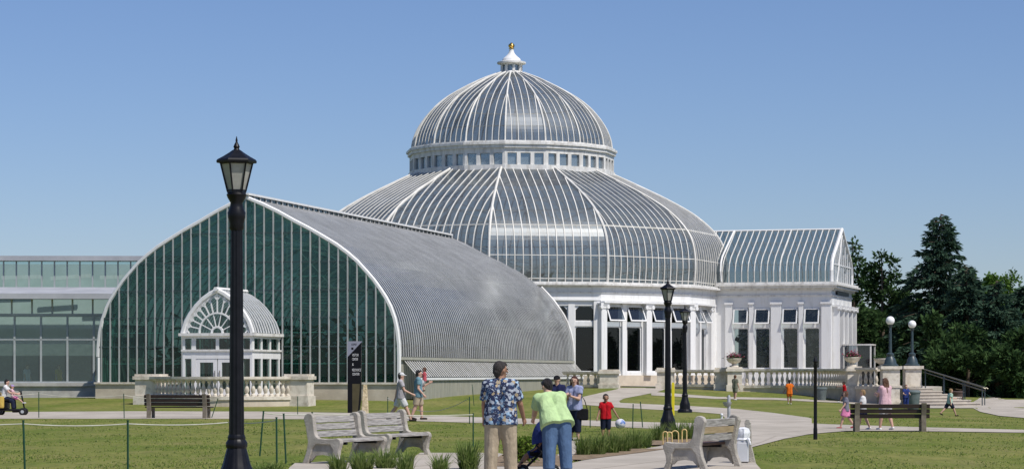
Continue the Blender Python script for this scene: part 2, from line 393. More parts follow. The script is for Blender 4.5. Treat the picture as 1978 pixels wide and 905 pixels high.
def G(px, py):
    """the point of the ground seen at a pixel of the photograph: first crossing of the sight line"""
    k = (px-CX)/FP; t = (HY-py)/FP
    d = EYE+t*_YS-gzv(k*_YS, _YS)
    i = int(np.argmax(d < 0)) if (d < 0).any() else len(_YS)-1
    a, b = _YS[max(0, i-1)], _YS[i]
    for _ in range(18):
        c = 0.5*(a+b)
        if EYE+t*c-gz(k*c, c) > 0: a = c
        else: b = c
    return Vector((k*a, a, gz(k*a, a)))
def on(px, Y):
    X = (px-CX)/FP*Y
    return Vector((X, Y, gz(X, Y)))
ys = [-60, -20, 0, 10]+list(np.arange(16, 190, 0.75))+[195, 205, 220, 240, 270, 320, 400, 600, 1000, 2000, 4000]
xs = [-3000, -800, -300, -120, -70, -50]+list(np.arange(-40, 52, 2.0))+[56, 64, 80, 120, 300, 800, 3000]
g = MB(); nx = len(xs)
vs = [(x, y, gz(x, y)) for y in ys for x in xs]
fs = [(j*nx+i, j*nx+i+1, (j+1)*nx+i+1, (j+1)*nx+i) for j in range(len(ys)-1) for i in range(nx-1)]
g.add(vs, fs); struct(g.build('lawn', M['grass'], smooth=True))

_off = [0.006]
STRIPS = []
def strip(cols=None, rows=None, mat_=None, name='path'):
    """sheet on the ground; cols: (px, top py, bottom py); rows: (py, left px, right px)"""
    _off[0] += 0.0025; lift = _off[0]
    key = cols or rows; STRIPS.append((bool(cols), np.array(key, float)))
    st = 14.0 if cols else 1.6
    m = MB(); grid = []; K = 10
    for a, b in zip(key[:-1], key[1:]):
        n = max(1, int(math.ceil((b[0]-a[0])/st)))
        for i in range(n+(1 if b is key[-1] else 0)):
            t = i/n; k = a[0]+(b[0]-a[0])*t; lo = a[1]+(b[1]-a[1])*t; hi = a[2]+(b[2]-a[2])*t
            row = []
            for q in range(K+1):
                w = lo+(hi-lo)*q/K
                p = G(k, w) if cols else G(w, k)
                row.append((p.x, p.y, p.z+lift))
            grid.append(row)
    vs = [p for r in grid for p in r]
    fs = [(i*(K+1)+j, i*(K+1)+j+1, (i+1)*(K+1)+j+1, (i+1)*(K+1)+j) for i in range(len(grid)-1) for j in range(K)]
    m.add(vs, fs)
    return struct(m.build(name, mat_ or M['path'], smooth=True))
strip(cols=[(-260, 795, 808), (0, 795, 808), (250, 793.5, 808), (500, 794, 808.5), (700, 797, 809.5), (920, 805, 816), (1100, 810, 820), (1260, 815, 827), (1320, 816, 829), (1391, 818, 838), (1420, 812, 850)])
strip(rows=[(748.5, 1197, 1272), (751, 1192, 1285), (757, 1165, 1268), (769, 1112, 1205), (774, 1104, 1196), (779.5, 1108, 1200)])
strip(cols=[(1106, 776, 779.5), (1200, 777.5, 787), (1330, 783.5, 794), (1391, 787, 799), (1430, 790, 830), (1490, 796.5, 852), (1560, 806, 839), (1568, 808, 838)])
strip(cols=[(1440, 806, 867), (1490, 815, 854), (1539, 816, 841), (1600, 819, 835), (1643, 820.5, 832), (1800, 825.5, 833), (1978, 830, 835.5), (2300, 836, 843)])
strip(cols=[(1258, 756, 763), (1386, 766, 770), (1500, 768, 772), (1610, 773.5, 777), (1700, 779, 783), (1790, 785, 788.5)])
strip(cols=[(1770, 784, 788), (1880, 776, 788), (1893, 768, 795), (1930, 764, 803), (1978, 763, 807), (2300, 763, 815)])
strip(rows=[(842, 1391, 1500), (854, 1300, 1472), (862, 1276, 1446), (875, 1205, 1443), (891, 1124, 1456), (901, 1080, 1464), (930, 560, 1490), (1000, 380, 1540), (1080, 200, 1600)])
strip(rows=[(846, 1098, 1118), (860, 1096, 1120), (878, 1080, 1116), (888, 1060, 1110), (902, 1040, 1092)])
strip(rows=[(876, 812, 960), (884, 800, 1000), (896, 570, 1060), (904, 560, 1100), (932, 540, 1100)])
strip(rows=[(868, 1130, 1290), (876, 1112, 1236), (884, 1104, 1170), (890, 1100, 1128)], mat_=M['soil'], name='soil')
strip(rows=[(846, 1256, 1345), (856, 1254, 1330), (861, 1256, 1300)], mat_=M['soil'], name='soil')
strip(rows=[(872, 985, 1060), (886, 960, 1085), (903, 955, 1095)], mat_=M['soil'], name='soil')

# ------------------------------------------------------------------ palm house with its double dome
DC = P(988, 722, 171.5); DC.z = 0.0
def az(a): return Vector((math.sin(R(a)), -math.cos(R(a)), 0))
ph = thing('palm_house', 'white domed glass palm house with two stacked domes, a gold finial and columned wall', 'glasshouse', DC)
A12 = -5.5; A16 = -3.5
LOW = [(15.10, 7.52), (15.38, 8.6), (15.62, 9.52), (15.70, 10.2), (15.33, 11.05), (14.5, 11.95), (13.75, 12.5), (12.9, 13.0), (11.9, 13.5), (10.9, 13.95), (9.9, 14.42), (8.87, 14.87), (7.9, 15.27), (7.26, 15.52)]
UPP = [(7.2, 17.3), (7.14, 17.75), (7.04, 18.15), (6.8, 18.72), (6.46, 19.27), (6.0, 19.85), (5.44, 20.4), (4.65, 20.98), (3.6, 21.57), (2.8, 21.97), (2.0, 22.33), (0.95, 22.72)]
def smooth_prof(p, k=3):
    out = []
    for i in range(len(p)-1):
        p0, p1, p2, p3 = [np.array(p[j]) for j in (max(i-1, 0), i, i+1, min(i+2, len(p)-1))]
        for j in range(k):
            t = j/k
            v = 0.5*(2*p1+(p2-p0)*t+(2*p0-5*p1+4*p2-p3)*t*t+(3*p1-p0-3*p2+p3)*t**3)
            out.append((float(v[0]), float(v[1])))
    return out+[p[-1]]
LOW = [(14.98, 7.52), (15.08, 8.6), (15.02, 9.6), (14.80, 10.5), (14.35, 11.25), (13.65, 11.98), (12.70, 12.72), (11.55, 13.40), (10.40, 14.0), (9.35, 14.5), (8.25, 15.02), (7.15, 15.52)]
UPP = [(a*0.98, z) for a, z in UPP]
LOW = smooth_prof(LOW); UPP = smooth_prof(UPP, 2)
def dome(prof, nf, a0, nb, glassm, rbar, rrib, name, xbrace):
    da = 360.0/nf
    gm = MB(); bars = MB(); br = MB()
    R0 = prof[0][0]
    for k in range(nf):
        c0, c1, cm = az(a0+da*k), az(a0+da*(k+1)), az(a0+da*(k+.5))
        tv = Vector((-cm.y, cm.x, 0))
        cs = math.cos(R(da/2)); sn = math.sin(R(da/2))
        for (r, z), (r2, z2) in zip(prof[:-1], prof[1:]):
            Z, Z2 = Vector((0, 0, z)), Vector((0, 0, z2))
            gm.quad(c0*r+Z, c1*r+Z, c1*r2+Z2, c0*r2+Z2)
        hw0 = R0*sn
        for i in range(1, nb+1):
            u = -hw0+2*hw0*i/(nb+1)
            pts = []
            for j, (r, z) in enumerate(prof):
                if r*sn > abs(u): pts.append(cm*(r*cs)+tv*u+Vector((0, 0, z)))
                else:
                    rp, zp = prof[j-1]; rt = abs(u)/sn; t = (rp-rt)/(rp-r)
                    pts.append(cm*(rt*cs)+tv*u+Vector((0, 0, zp+(z-zp)*t))); break
            if len(pts) > 1: bars.tube(pts, rbar, 4, up=tv, caps=False, ry=rbar*1.3)
        if xbrace:
            for z, rr in ((8.5, 0.03), (10.3, 0.03), (12.2, 0.04), (13.0, 0.04), (13.8, 0.05), (14.6, 0.04)):
                r = np.interp(z, [p[1] for p in prof], [p[0] for p in prof])-0.28
                br.tube([c0*r+Vector((0, 0, z)), c1*r+Vector((0, 0, z))], rr, 4)
            for z, rr in ((7.75, 0.035), (9.25, 0.036), (11.25, 0.062)):
                r = np.interp(z, [p[1] for p in prof], [p[0] for p in prof])
                bars.tube([c0*r+Vector((0, 0, z)), c1*r+Vector((0, 0, z))], rr, 4)
            for za, zb in ((7.8, 9.2), (9.5, 11.9), (11.9, 13.9)):
                ra = np.interp(za, [p[1] for p in prof], [p[0] for p in prof])-0.3; rb = np.interp(zb, [p[1] for p in prof], [p[0] for p in prof])-0.3
                br.tube([c0*ra+Vector((0, 0, za)), c1*rb+Vector((0, 0, zb))], 0.04, 4)
                br.tube([c1*ra+Vector((0, 0, za)), c0*rb+Vector((0, 0, zb))], 0.04, 4)
        else:
            for z, rr in ((18.4, 0.05), (20.4, 0.05), (21.6, 0.04)):
                r = np.interp(z, [p[1] for p in prof], [p[0] for p in prof])-0.18
                br.tube([c0*r+Vector((0, 0, z)), c1*r+Vector((0, 0, z))], rr, 4)
    d = gm.build(name, glassm, ph)
    bars.build('glazing_bars', M['bar'], d); br.build('bracing', M['oldwhite'], d)
    for k in range(nf):
        c = az(a0+da*k); rb = MB()
        rb.tube([c*(r+0.03)+Vector((0, 0, z+0.02)) for r, z in prof], rrib, 6, up=(-c.y, c.x, 0))
        rb.build('rib', M['bar'], d)
    return d
dome(LOW, 12, A12, 13, M['domeglass'], 0.044, 0.088, 'lower_dome', True)
dome(UPP, 16, A16, 5, M['domeglass'], 0.034, 0.062, 'upper_dome', False)
def ring(mb, nf, a0, r0, r1, z0, z1):
    """polygonal ring with a square section"""
    pr = [(r0, z0), (r1, z0), (r1, z1), (r0, z1)]
    vs = []; fs = []
    for k in range(nf):
        c = az(a0+360.0/nf*k)
        vs += [tuple(c*r+Vector((0, 0, z))) for r, z in pr]
    for k in range(nf):
        l = (k+1) % nf
        for i in range(4):
            j = (i+1) % 4
            fs.append((k*4+i, l*4+i, l*4+j, k*4+j))
    mb.add(vs, fs)
# drum between the domes
dr = MB()
ring(dr, 16, A16, 6.6, 7.30, 15.36, 15.72); ring(dr, 16, A16, 6.6, 7.22, 16.52, 16.86)
ring(dr, 16, A16, 6.6, 7.36, 16.86, 17.08); ring(dr, 16, A16, 6.6, 7.46, 17.08, 17.24); ring(dr, 16, A16, 6.7, 7.30, 17.24, 17.36)
da = 22.5
wins = []
for k in range(16):
    cm = az(A16+da*(k+.5)); tv = Vector((-cm.y, cm.x, 0)); rin = 7.2*math.cos(R(da/2)); hw = 7.2*math.sin(R(da/2))
    T = Matrix(((tv.x, cm.x, 0, 0), (tv.y, cm.y, 0, 0), (0, 0, 1, 0), (0, 0, 0, 1)))
    dr.T = T
    for i in range(4):
        u = -hw+2*hw*i/3; w = 0.17 if i in (0, 3) else 0.13
        dr.box(max(u-w, -hw), min(u+w, hw), rin-0.25, rin+0.02, 15.72, 16.52)
    for i in range(3):
        wb = MB(T); u0 = -hw+2*hw*i/3+0.15; u1 = -hw+2*hw*(i+1)/3-0.15
        wb.box(u0, u1, rin-0.16, rin-0.13, 15.725, 16.515); wins.append(wb)
dr.T = Matrix()
drum = dr.build('drum', M['oldwhite'], ph)
for wb in wins: wb.build('window', M['drumpane'], drum)
# cupola
cu = MB(); cu.lathe([(0.98, 22.62), (0.98, 22.76), (0.80, 22.78), (0.74, 22.86)], 16); cu.lathe([(0.74, 23.3), (0.8, 23.36), (1.02, 23.40), (1.02, 23.52), (0.62, 23.62)], 16)
for k in range(8):
    t = 2*PI*(k+.3)/8
    cu.tube([(0.70*math.cos(t), 0.70*math.sin(t), 22.84), (0.70*math.cos(t), 0.70*math.sin(t), 23.32)], 0.13, 4)
cup = cu.build('cupola', M['oldwhite'], ph, smooth=True)
cw = MB(); cw.lathe([(0.6, 22.84), (0.6, 23.32)], 16); cw.build('window', M['drumpane'], cup)
cr = MB(); cr.lathe([(0.66, 23.58), (0.64, 23.72), (0.60, 23.78), (0.50, 23.86), (0.36, 23.98), (0.24, 24.12), (0.17, 24.28), (0.15, 24.45)], 20); cr.build('roof', M['white'], cup, smooth=True)
cf = MB(); cf.lathe([(0.15, 24.44), (0.2, 24.47), (0.2, 24.5), (0.12, 24.52), (0.19, 24.58), (0.23, 24.68), (0.19, 24.79), (0.08, 24.85), (0.05, 24.9)], 16); cf.build('finial', M['gold'], cup, smooth=True)

# drum wall of the palm house
Rw = 15.0; L12 = 2*Rw*math.sin(R(15)); RI = Rw*math.cos(R(15))
AW = -7.2
def facet_T(k):
    cm = az(AW+30*(k+.5)); tv = Vector((-cm.y, cm.x, 0))
    return Matrix(((tv.x, cm.x, 0, 0), (tv.y, cm.y, 0, 0), (0, 0, 1, 0), (0, 0, 0, 1)))
wall = MB(); plin = MB(); corn = MB()
ZP, ZS, Z1, Z2, Z3, ZE = 0.3, 1.72, 4.68, 4.98, 6.02, 6.34
H2 = L12/2
bays = {0: [(-H2, 0), (0, H2)], 1: [(-H2, 0), (0, H2)], 2: [(-H2, 0)]}
winlist = []
for k in range(12):
    wall.T = plin.T = facet_T(k)
    plin.box(-H2, H2, RI-0.45, RI+0.10, ZP, 1.5)
    wall.box(-H2, H2, RI-0.35, RI, ZE, 7.2)
    if k not in bays:
        wall.box(-H2, H2, RI-0.35, RI, 1.5, ZE); continue
    edges = []
    for a, b in bays[k]:
        edges += [(a+0.37, a+0.37+1.36), (b-0.37-1.36, b-0.37)]
    if k == 2: wall.box(0, H2, RI-0.35, RI, 1.5, ZE)
    end = H2 if k != 2 else 0
    u = -H2
    for e0, e1 in edges+[(end, end)]:
        if e0 > u: wall.box(u, e0, RI-0.35, RI, 1.5, ZE)
        if e1 > e0:
            wall.box(e0, e1, RI-0.35, RI-0.04, 1.5, ZS); wall.box(e0, e1, RI-0.35, RI-0.04, Z1, Z2); wall.box(e0, e1, RI-0.35, RI-0.02, Z3, ZE)
            winlist.append((k, e0, e1))
        u = e1
wall.T = Matrix(); plin.T = Matrix()
ring(corn, 12, AW, 14.0, 15.12, 7.2, 7.32); ring(corn, 12, AW, 14.0, 15.42, 7.32, 7.44); ring(corn, 12, AW, 14.0, 15.28, 7.44, 7.54)
ring(corn, 12, AW, 14.8, 15.07, 6.82, 6.92)
pw = wall.build('wall', M['white'], ph); corn.build('cornice', M['oldwhite'], pw); plin.build('plinth', M['plinth'], ph)
def window(T, par, u0, u1, v, z0, z1, arch=0.12, paneM='pane', fr=0.07):
    """frame round an opening in plane v (outwards), a pane inside it; top corners cut at 45 degrees"""
    f = MB(T)
    f.box(u0, u0+fr, v-0.05, v+0.05, z0, z1); f.box(u1-fr, u1, v-0.05, v+0.05, z0, z1)
    f.box(u0+fr, u1-fr, v-0.05, v+0.05, z0, z0+fr); f.box(u0+fr, u1-fr, v-0.05, v+0.05, z1-fr, z1)
    if arch:
        f.prism([(u0+fr, z1-fr), (u0+fr+arch, z1-fr), (u0+fr, z1-fr-arch)], 'y', v-0.045, v+0.045)
        f.prism([(u1-fr, z1-fr), (u1-fr, z1-fr-arch), (u1-fr-arch, z1-fr)], 'y', v-0.045, v+0.045)
    o = f.build('window', M['white'], par)
    p = MB(T); p.quad((u0+fr, v, z0+fr), (u1-fr, v, z0+fr), (u1-fr, v, z1-fr), (u0+fr, v, z1-fr)); p.build('pane', M[paneM], o)
    return o
def sash(T, par, u0, u1, v, zt, h, ang, paneM='sashpane'):
    """awning sash hung at its top edge and swung out by ang"""
    Tm = T @ Matrix.Translation((0, v, zt)) @ Matrix.Rotation(R(ang), 4, 'X')
    f = MB(Tm); w = 0.085
    f.box(u0, u0+w, -0.03, 0.03, -h, 0); f.box(u1-w, u1, -0.03, 0.03, -h, 0)
    f.box(u0+w, u1-w, -0.03, 0.03, -h, -h+w); f.box(u0+w, u1-w, -0.03, 0.03, -w, 0)
    o = f.build('awning_sash', M['white'], par)
    p = MB(Tm); p.quad((u0+w, 0, -h+w), (u1-w, 0, -h+w), (u1-w, 0, -w), (u0+w, 0, -w)); p.build('pane', M[paneM], o)
    return o
for k, e0, e1 in winlist:
    T = facet_T(k)
    window(T, ph, e0, e1, RI-0.16, ZS, Z1, 0.10)
    if k == 0: window(T, ph, e0, e1, RI-0.16, Z2, Z3, 0.22)
    else: sash(T, ph, e0+0.01, e1-0.01, RI+0.02, Z3, Z3-Z2+0.05, 24)
def column(T, par, u, v, z0, z1, w=0.48, d=0.32):
    c = MB(T)
    c.box(u-w/2-0.06, u+w/2+0.06, v, v+d+0.06, z0, z0+0.22); c.box(u-w/2, u+w/2, v, v+d, z0+0.22, z1-0.34)
    o = c.build('column', M['white'], par)
    q = MB(T)
    q.box(u-w/2-0.02, u+w/2+0.02, v, v+d+0.05, z1-0.34, z1-0.14); q.box(u-w/2-0.12, u+w/2+0.12, v, v+d+0.1, z1-0.14, z1)
    for s in (-1, 1):
        q.tube([(u+s*(w/2+0.03), v+d-0.06, z1-0.25), (u+s*(w/2+0.03), v+d+0.11, z1-0.25)], 0.125, 12)
    q.build('capital', M['white'], o)
ent = MB()
for k, us in ((1, (-H2+0.02, 0, H2-0.02)), (2, (0.02,))):
    for u in us: column(facet_T(k), ph, u, RI-0.02, 1.5, 6.18)
    ent.T = facet_T(k)
    ent.box(-H2-(0.1 if k == 1 else -0.1), (H2 if k == 1 else 0.4), RI-0.01, RI+0.47, 6.18, 6.30)
ent.build('entablature', M['white'], ph)
for k, us in ((0, (-H2+0.2, 0, H2-0.3)), (1, (-H2/2, H2/2)), (2, (-H2/2,))):
    for u in us:
        pil = MB(facet_T(k)); pil.box(u-0.2, u+0.2, RI-0.01, RI+0.09, 1.5, 6.33 if k == 0 else 6.17); pil.build('pilaster', M['white'], ph)
    if k == 0: pil = MB(facet_T(k)); pil.box(-H2+0.3, H2-0.02, RI+0.002, RI+0.12, 6.33, 6.42); pil.build('string_course', M['white'], ph)
fl = MB(); fl.lathe([(14.2, 0.9), (14.2, 1.0)], 24); fl.build('floor', M['inside'], ph)
trs = MB()
for k in (0, 1, 2):
    c0, c1 = az(A12+30*k), az(A12+30*(k+1))
    for r in (12.6,):
        trs.tube([c0*r+Vector((0, 0, 2.9)), c1*r+Vector((0, 0, 2.9))], 0.03, 4)
        trs.tube([c0*r+Vector((0, 0, 1.8)), (c0+c1)*r*0.5+Vector((0, 0, 4.6))], 0.028, 4); trs.tube([c1*r+Vector((0, 0, 1.8)), (c0+c1)*r*0.5+Vector((0, 0, 4.6))], 0.028, 4)
trs.build('tie_rods', M['oldwhite'], ph)

def leafcloud(mb, n, fn, ln, wd, droop=0.0):
    for _ in range(n):
        p = fn()
        d = Vector((random.gauss(0, 1), random.gauss(0, 1), random.gauss(0, 0.6)-droop)).normalized()
        sd = d.cross(Vector((random.gauss(0, 1), random.gauss(0, 1), random.gauss(0, 1)))).normalized()
        l = ln*random.uniform(0.6, 1.3); w = wd*random.uniform(0.6, 1.2)
        mb.add([p-sd*w*0.3, p+d*l*0.5-sd*w, p+d*l, p+d*l*0.5+sd*w], [(0, 1, 2, 3)])
ip = MB()
def _dome_pt():
    a = random.uniform(0, 360); r = 12.5*math.sqrt(random.random())
    top = 5.5+3.5*(1-r/13)
    return DC+az(a)*r+Vector((0, 0, 1.0+(top-1)*random.random()**0.7))
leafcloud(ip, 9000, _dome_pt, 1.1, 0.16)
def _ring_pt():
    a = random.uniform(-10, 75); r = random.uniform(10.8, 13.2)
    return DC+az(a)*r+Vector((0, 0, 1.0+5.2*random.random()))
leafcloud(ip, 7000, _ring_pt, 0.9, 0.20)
# ------------------------------------------------------------------ barrel vaulted glasshouse
VA = 14.6
V0 = P(475, 722, 121.6); V0.z = 0.0
vt = thing('vaulted_glasshouse', 'long barrel vaulted glasshouse with a big dark green glazed gable', 'glasshouse', V0, R(-VA))
VP = [(0, 10.36), (0.8, 10.02), (1.6, 9.62), (2.39, 9.17), (3.13, 8.78), (3.86, 8.35), (4.5, 7.96), (5.07, 7.53), (5.56, 7.1), (6.0, 6.62), (6.36, 6.2), (6.68, 5.75), (6.97, 5.3), (7.2, 4.85), (7.4, 4.28), (7.53, 3.66), (7.6, 3.05), (7.62, 2.42)]
VP = [(x*1.045, z) for x, z in VP]
VL = 37.8
SILL = 1.17
prof = [(-x, z) for x, z in VP[::-1]]+VP[1:]
vg = MB()
for (x, z), (x2, z2) in zip(prof[:-1], prof[1:]):
    vg.quad((x, 0.1, z), (x, VL, z), (x2, VL, z2), (x2, 0.1, z2))
vr = vg.build('roof', M['vaultglass'], vt)
vb = MB(); nb = 98
for i in range(1, nb):
    y = 0.1+(VL-0.1)*i/nb
    vb.tube([(x+0.02*(1 if x > 0 else -1), y, z+0.03) for x, z in prof[10:]], 0.040, 4, up=(0, 1, 0), caps=False, ry=0.016)
for i in range(1, 40):
    y = VL*i/40
    vb.tube([(x, y, z+0.02) for x, z in prof[:11]], 0.032, 4, up=(0, 1, 0), caps=False, ry=0.05)
vb.build('glazing_bars', M['vbar'], vr)
pu = MB()
for j in (4, 8, 11, 14):
    for s in (-1, 1):
        pu.tube([(s*(VP[j][0]-0.15), 0.3, VP[j][1]-0.12), (s*(VP[j][0]-0.15), VL, VP[j][1]-0.12)], 0.06, 4)
for z in (2.1, 3.65, 5.1, 6.45, 7.9, 9.2):
    hw = float(np.interp(-z, [-p[1] for p in VP], [p[0] for p in VP]))-0.2
    pu.tube([(-hw, 0.35, z), (hw, 0.35, z)], 0.028, 4)
    for k in range(-3, 4):
        if abs(k*2.1+1.0) < hw-1.2: pu.tube([(k*2.1, 0.5, z), (k*2.1+1.0, 0.5, z+0.7)], 0.02, 4)
for i in range(0, 8):
    y = 0.8+i*5.2
    pu.tube([(x*0.965, y, z-0.22) for x, z in prof], 0.09, 4, up=(0, 1, 0))
    pu.tube([(-5.2, y, 7.1), (0, y, 8.7), (5.2, y, 7.1)], 0.04, 4); pu.tube([(-6.4, y, 5.6), (6.4, y, 5.6)], 0.03, 4)
    pu.tube([(0, y, 5.6), (0, y, 10.1)], 0.03, 4); pu.tube([(-3, y, 5.6), (0, y, 8.7), (3, y, 5.6)], 0.03, 4)
pu.build('trusses', M['oldwhite'], vr)
tr = MB(); tr.tube([(x*1.004, 0.02, z+0.03) for x, z in prof]+[(7.98, 0.02, SILL)], 0.10, 6, up=(0, 1, 0), ry=0.11)
tr.tube([(-7.96, 0.02, 2.42), (-7.96, 0.02, SILL-0.1)], 0.10, 6)
tr.build('gable_trim', M['white'], vt)
t2 = MB(); t2.tube([(x+0.03, VL-0.05, z+0.05) for x, z in VP[8:]], 0.11, 6, up=(0, 1, 0)); t2.build('rear_trim', M['oldwhite'], vt)
gg = MB(); n = len(prof)
gg.add([(x, 0.0, z) for x, z in prof]+[(7.96, 0, SILL), (-7.96, 0, SILL)], [tuple(range(n+2))])
gb = gg.build('gable', M['gableglass'], vt)
mu = MB(); tn = MB()
xv = [p[0] for p in prof]; zv = [p[1] for p in prof]
for i in range(-16, 17):
    x = i*0.487
    if abs(x) < 7.9: mu.box(x-0.033, x+0.033, -0.06, -0.004, SILL, float(np.interp(x, xv, zv))-0.02)
mu.build('mullions', M['gmull'], gb)
for z in (2.95, 4.4, 5.75, 7.15, 8.6):
    hw = max(x for x, zz in VP if zz >= z-0.3)-0.05
    hw = float(np.interp(-z, [-p[1] for p in VP], [p[0] for p in VP]))-0.04
    tn.box(-hw, hw, -0.045, -0.008, z-0.032, z+0.032)
tn.build('transoms', M['transom'], gb)
rv = MB(); rv.box(-0.16, 0.22, -0.2, VL-1, 10.5, 10.6); rvo = rv.build('ridge_vent', M['white'], vt)
r2 = MB(); r2.box(-0.06, 0.10, 0, VL-1, 10.3, 10.5)
r2.build('vent_glass', M['pane'], rvo)
r3 = MB()
for i in range(46): r3.box(0.10, 0.16, i*0.82, i*0.82+0.07, 10.22, 10.5)
r3.box(0.25, 0.35, 0, VL-1, 10.12, 10.22)
r3.build('vent_struts', M['oldwhite'], rvo)
gu = MB()
for s in (1, -1):
    gu.box(min(s*7.88, s*8.05), max(s*7.88, s*8.05), 0.1, VL, 2.28, 2.42)
gu.build('gutter', M['siding'], vt)
vs_ = MB(); vs_.box(-7.96, -7.74, 0.1, VL, 0.0, 2.28); vs_.box(7.74, 7.92, 0.1, VL, 0.0, 2.28); vs_.build('side_wall', M['siding'], vt)
ba = MB(); ba.box(-8.1, 8.1, -0.08, 0.14, -0.2, SILL-0.1); bo = ba.build('base_wall', M['plinth'], vt)
bs = MB(); bs.box(-8.15, 8.15, -0.16, 0.16, SILL-0.1, SILL); bs.build('sill', M['stone'], bo)
LX0, LX1 = 7.96, 8.66
lt = MB(); lt.quad((LX0, 1.0, 2.24), (LX0, VL-0.6, 2.24), (LX1, VL-0.6, 1.42), (LX1, 1.0, 1.42)); lo_ = lt.build('lean_to', M['leanglass'], vt)
lb = MB()
for i in range(0, 95):
    y = 1.0+i*0.395
    lb.tube([(LX0, y, 2.27), (LX1+0.02, y, 1.45)], 0.062, 4, up=(0, 1, 0), ry=0.022)
lb.build('glazing_bars', M['bar'], lo_)
lr = MB(); lr.box(LX1-0.06, LX1+0.12, 0.9, VL-0.5, 1.28, 1.40); lr.build('rail', M['white'], lo_)
lw_ = MB(); lw_.box(LX1-0.16, LX1, 1.0, VL-0.5, -0.2, 1.28)
for i in range(0, 150): lw_.box(LX1, LX1+0.03, 1.05+i*0.243, 1.20+i*0.243, -0.2, 1.27)
lw_.build('siding', M['siding'], lo_)
fl = MB(); fl.box(-7.4, 7.4, 0.2, VL, 0.2, 0.3); fl.build('floor', M['inside'], vt)
VT = Matrix.Translation(V0) @ Matrix.Rotation(R(-VA), 4, 'Z')
def _vault_pt():
    x = random.uniform(-6.4, 6.4); y = 1.0+22*random.random()**1.3
    h = min(4.2, 1.4+9*noise.noise(Vector((x*0.4, y*0.3, 2)))**2+1.2*(3.0 < abs(x) < 5.5))
    return VT @ Vector((x, y, 0.3+random.random()**1.2*h))
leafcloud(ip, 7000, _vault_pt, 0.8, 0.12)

# ------------------------------------------------------------------ glazed wing on the right
WA = 17.0
P0 = Vector((14.7, 167.6, 0))
wg = thing('gabled_wing', 'white side wing with a steep glazed roof and open awning windows right of the domes', 'glasshouse', P0, R(-WA))
WLn, WW = 7.35, 8.6
WPR = [(0.0, 7.86), (-0.02, 8.6), (0.2, 9.15), (0.7, 9.6), (1.4, 9.98), (2.9, 10.8), (4.3, 11.62)]
wpf = WPR+[(WW-y, z) for y, z in WPR[:-1][::-1]]
rg = MB()
for (y, z), (y2, z2) in zip(wpf[:-1], wpf[1:]): rg.quad((-2.6, y, z), (WLn, y, z), (WLn, y2, z2), (-2.6, y2, z2))
ro = rg.build('roof', M['wingglass'], wg)
rb = MB()
for i in range(-4, 17):
    x = 0.25+i*0.445
    if x > WLn-0.15: break
    r_ = 0.055 if i == 8 else 0.036
    rb.tube([(x, y-0.02, z+0.02) for y, z in wpf], r_, 4, up=(1, 0, 0), caps=False, ry=r_*1.3)
for y, z in ((0.25, 9.05), (1.5, 9.95), (2.9, 10.7)): rb.tube([(0, y, z), (WLn, y, z)], 0.03, 4)
rb.build('glazing_bars', M['bar'], ro)
rt = MB(); rt.tube([(WLn, y, z+0.02) for y, z in wpf], 0.13, 6, up=(1, 0, 0)); rt.tube([(-2.6, 4.3, 11.66), (WLn+0.1, 4.3, 11.66)], 0.08, 6)
rt.tube([(-0.28-0.10*math.sin((z-7.86)/3.8*PI), y, z+0.05) for y, z in WPR], 0.07, 6, up=(1, 0, 0)); rt.build('roof_trim', M['white'], ro)
ge = MB(); ge.add([(WLn-0.05, y, z) for y, z in wpf], [tuple(range(len(wpf)))]); geo = ge.build('gable', M['wingglass'], wg)
gm_ = MB()
for y in (0.9, 1.8, 2.7, 3.5, 4.3, 5.1, 5.9, 6.8, 7.7):
    zt = float(np.interp(y, [p[0] for p in wpf[1:-1]], [p[1] for p in wpf[1:-1]]))
    gm_.box(WLn-0.04, WLn+0.02, y-0.04, y+0.04, 7.86, zt)
gm_.tube([(WLn, 0.2, 9.1), (WLn, 8.4, 9.1)], 0.05, 4)
gm_.tube([(WLn+0.02, 2.2, 7.9), (WLn+0.02, 4.3, 11.2), (WLn+0.02, 6.4, 7.9)], 0.06, 4)
gm_.build('mullions', M['white'], geo)
ww = MB(); winx = [(0.55, 1.62), (2.05, 3.12), (3.98, 5.05), (5.48, 6.55)]
u = -0.8
for a, b in winx+[(WLn, WLn)]:
    ww.box(u, a, 0, 0.35, 0.6, 6.5)
    if b > a:
        ww.box(a, b, 0.03, 0.35, 0.6, 1.95); ww.box(a, b, 0.03, 0.35, 4.75, 5.02); ww.box(a, b, 0.02, 0.35, 6.08, 6.5)
    u = b
ww.box(WLn-0.35, WLn-0.002, 0.35, WW, 5.9, 6.5); ww.box(-0.8, WLn, WW-0.3, WW, 0.6, 6.5)
for a, b in ((0.35, 1.0), (2.5, 2.9), (4.3, 4.7), (6.1, 6.5), (WW-1.0, WW-0.3)): ww.box(WLn-0.35, WLn-0.002, a, b, 0.6, 5.9)
ww.box(-0.8, WLn, 0, WW, 6.5, 7.3)
wwo = ww.build('wall', M['white'], wg)
wc = MB()
for e, z0, z1 in ((0.08, 6.9, 7.0), (0.18, 7.3, 7.44), (0.42, 7.44, 7.6), (0.55, 7.6, 7.72), (0.40, 7.72, 7.86)): wc.box(-0.6, WLn+e, -e, WW+e, z0, z1)
wc.build('cornice', M['oldwhite'], wwo)
wT = Matrix(((1, 0, 0, 0), (0, -1, 0, 0), (0, 0, 1, 0), (0, 0, 0, 1)))
for a, b in winx:
    window(wT, wg, a, b, -0.14, 1.95, 4.75, 0.06, 'wingpane')
    sash(wT, wg, a+0.02, b-0.02, 0.02, 6.06, 1.08, 16, 'wingpane')
wp = MB()
